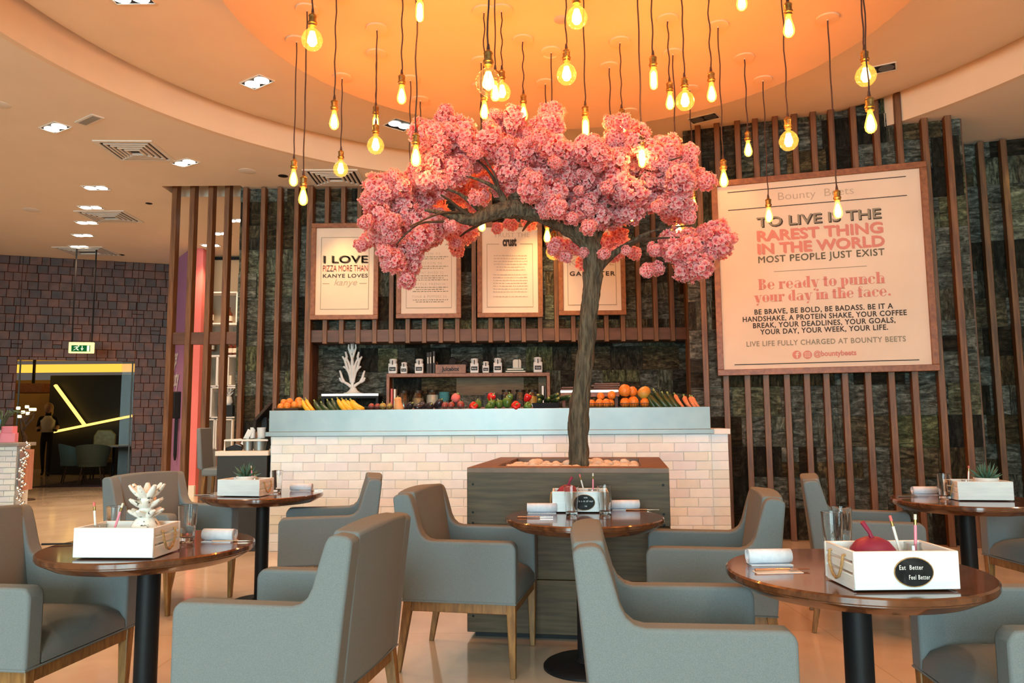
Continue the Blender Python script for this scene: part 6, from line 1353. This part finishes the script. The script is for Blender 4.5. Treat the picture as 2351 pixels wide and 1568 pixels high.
# person walking in the far room
def person():
    Y = 17.6; p = far(107, 1030, Y); t = thing('person', (p.x, Y, 0), R(25), 'person with fair hair in dark clothes walking in the far room', 'person')
    me = bpy.data.meshes.new('body'); bm = bmesh.new(); sk = bm.verts.layers.skin.verify(); V = {}
    def v(n, co, r, root=False):
        q = bm.verts.new(co); q[sk].radius = (r, r*.85) if not isinstance(r, tuple) else r; q[sk].use_root = root; V[n] = q
    v('pel', (0, 0, .93), (.145, .10), True); v('wa', (0, 0, 1.08), (.115, .085)); v('ch', (0, .01, 1.28), (.145, .10)); v('ne', (0, .01, 1.43), .055); v('he', (0, -.01, 1.52), .07); v('ht', (0, -.01, 1.62), .075)
    for s, nm in ((-1, 'l'), (1, 'r')):
        st = .16*s
        v('hp'+nm, (.08*s, 0, .88), .085); v('kn'+nm, (.08*s, -.04-st*.4, .48), .058); v('an'+nm, (.08*s, .05-st*1.1, .09), .038); v('to'+nm, (.085*s, -.09-st*1.1, .035), .034)
        v('sh'+nm, (.16*s, .01, 1.37), .055); v('el'+nm, (.20*s, .03+st*.2, 1.12), .040); v('wr'+nm, (.17*s, -.16, 1.06), .030); v('hn'+nm, (.13*s, -.22, 1.08), .033)
    for a, c in (('pel', 'wa'), ('wa', 'ch'), ('ch', 'ne'), ('ne', 'he'), ('he', 'ht')): bm.edges.new((V[a], V[c]))
    for nm in 'lr':
        for a, c in (('pel', 'hp'+nm), ('hp'+nm, 'kn'+nm), ('kn'+nm, 'an'+nm), ('an'+nm, 'to'+nm), ('ch', 'sh'+nm), ('sh'+nm, 'el'+nm), ('el'+nm, 'wr'+nm), ('wr'+nm, 'hn'+nm)): bm.edges.new((V[a], V[c]))
    bm.to_mesh(me); bm.free(); o = bpy.data.objects.new('body', me); col.objects.link(o); o.parent = t; me.materials.append(M['darkcloth'])
    o.modifiers.new('skin', 'SKIN').use_smooth_shade = True; s = o.modifiers.new('sub', 'SUBSURF'); s.levels = 1; s.render_levels = 2
    m = MB(); m.ball((0, .02, 1.58), (.10, .115, .13), 16); m.tube([(0, .09, 1.58), (0, .11, 1.45), (0, .10, 1.34)], [.09, .085, .03], 10); m.build('hair', 'hair', t, (0, 0, 0)); m = MB(); m.ball((0, -.045, 1.565), (.075, .08, .105), 16); m.ball((0, -.122, 1.56), (.013, .018, .018), 8)
    m.build('face', 'skin', t, (0, 0, 0)); m = MB(); m.tube([(.19, .03, 1.14), (.175, -.14, 1.06)], [.047, .036], 10); m.tube([(-.19, .03, 1.14), (-.175, -.14, 1.06)], [.047, .036], 10); m.build('bare_forearms', 'skin', t, (0, 0, 0)); m = MB(); m.tube([(0, .005, 1.02), (0, .005, 1.12), (0, .012, 1.28), (0, .012, 1.40)], [.175, .165, .205, .10], 14, flat=.78); m.build('blouse', 'cream', t, (0, 0, 0), smooth=80)
person()
# branching floor lamp with cube shades
YL = 12.2; p = at(57, 1005, YL); t = thing('branching_lamp', (p.x, YL, 0), 0, 'dark branching lamp with small glowing cube shades near the entrance', 'lamp')
def lq(px, py): q = at(px, py, YL); return q-Vector((p.x, YL, 0))
m = MB(); base = lq(57, 1005); m.tube([(0, 0, 0), (0, 0, base.z), lq(50, 985), lq(47, 960)], [.05, .035, .025, .015], 8); m.tube([lq(52, 990), lq(62, 975), lq(75, 962), lq(79, 950)], [.022, .018, .014, .010], 8)
heads_ = ((42, 937), (53, 946), (62, 934), (64, 949), (71, 940), (79, 940), (45, 956))
for q in heads_: m.tube([lq(58, 975), lq((58+q[0])/2, (968+q[1])/2), lq(q[0], q[1]+6)], .008, 6)
m.lathe([(0, .02), (.18, .02), (.2, 0), (0, 0)], 24); m.build('branches', 'twig', t, (0, 0, 0))
for q in heads_: m = MB(); m.box(lq(*q), (.044, .044, .044)); m.build('cube_shade', emit('cube_glow', (1, .72, .36), 6) if q == heads_[0] else bpy.data.materials['cube_glow'], t, (0, 0, 0), bevel=.006)
# white brick reception block at the left edge
YR = 11.1; xr = at(38, 1100, YR).x; zr = at(20, 1016, YR).z
t = thing('brick_block', (xr, YR, 0), 0, 'white brick counter block cut by the picture edge near the entrance', 'counter'); mb = MB(); cl = mb.bm.loops.layers.color.new('tint')
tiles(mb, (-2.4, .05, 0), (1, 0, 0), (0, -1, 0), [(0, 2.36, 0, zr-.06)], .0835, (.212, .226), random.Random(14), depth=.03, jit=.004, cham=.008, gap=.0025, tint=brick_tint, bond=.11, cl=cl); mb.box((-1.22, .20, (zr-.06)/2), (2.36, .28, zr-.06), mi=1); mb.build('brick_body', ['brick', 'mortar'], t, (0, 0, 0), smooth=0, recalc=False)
m = MB(); m.box((-1.2, .17, zr-.03), (2.44, .42, .05)); m.build('top', 'plate', t, (0, 0, 0), bevel=.004); m = MB(); m.box((.03, .16, (zr-.1)/2+.12), (.07, .22, zr-.36)); m.build('timber_end', noisy('pinkish_timber', (.40, .17, .12), (.5, .25, .19), (6, 6, 1), 4, .6), t, (0, 0, 0))
m = MB(); m.box((0, 0, .07), (.24, .16, .14)); q = at(17, 1012, YR+.3); tag(m.build('gift_box', 'pink', None, (q.x, YR+.3, zr-.004), .3, bevel=.004), 'pink box lying on the white brick block', 'box'); m = MB(); m.box((0, 0, .05), (.16, .14, .10)); tag(m.build('gift_box', 'pink', None, (q.x+.02, YR+.3, zr+.137), .1, bevel=.004), 'smaller pink box on top of the pink box', 'box')
q = at(6, 1012, YR+.25); m = MB(); m.prism([(-.10, 0), (.06, 0), (.10, .34), (-.08, .34)], lambda u, v: (u, .03*v-.004, v), lambda u, v: (u, .03*v+.004, v)); tag(m.build('card_stand', 'bluecard', None, (q.x-.06, YR+.12, zr-.004), 0), 'blue leaning card on the white brick block', 'card')
q = at(2, 1012, YR+.6); t2 = thing('houseplant', (q.x, YR+.6, zr-.004), 0, 'small leafy plant behind the blue card', 'plant'); m = MB(); m.lathe([(0, 0), (.08, 0), (.1, .18), (0, .18)], 20); m.build('pot', 'white', t2, (0, 0, 0)); m = MB()
for k in range(16): a_ = k*2.4; d = Vector((math.cos(a_), math.sin(a_), 0)); m.tube([(0, 0, .17), d*.08+Vector((0, 0, .38)), d*.2+Vector((0, 0, .48)), d*.32+Vector((0, 0, .44))], [.008, .012, .014, .003], 6, flat=.3)
m.build('leaves', 'leaf', t2, (0, 0, 0))
# silver bead garland running down the block's end
rnd = random.Random(8); m = MB(); x0 = xr+.10
for k in range(60):
    z_ = zr*(1-k/60); m.ball((x0+.03*math.sin(k*.7)+rnd.uniform(-.03, .03)-.001*k, YR+.02+rnd.uniform(-.03, .03), max(.03, z_)), rnd.uniform(.016, .03), 8)
o = m.build('bead_garland', 'silver', None); tag(o, 'silver bead garland hanging down the end of the brick block', 'garland'); o['kind'] = 'stuff'
# a reed of warm lobby light
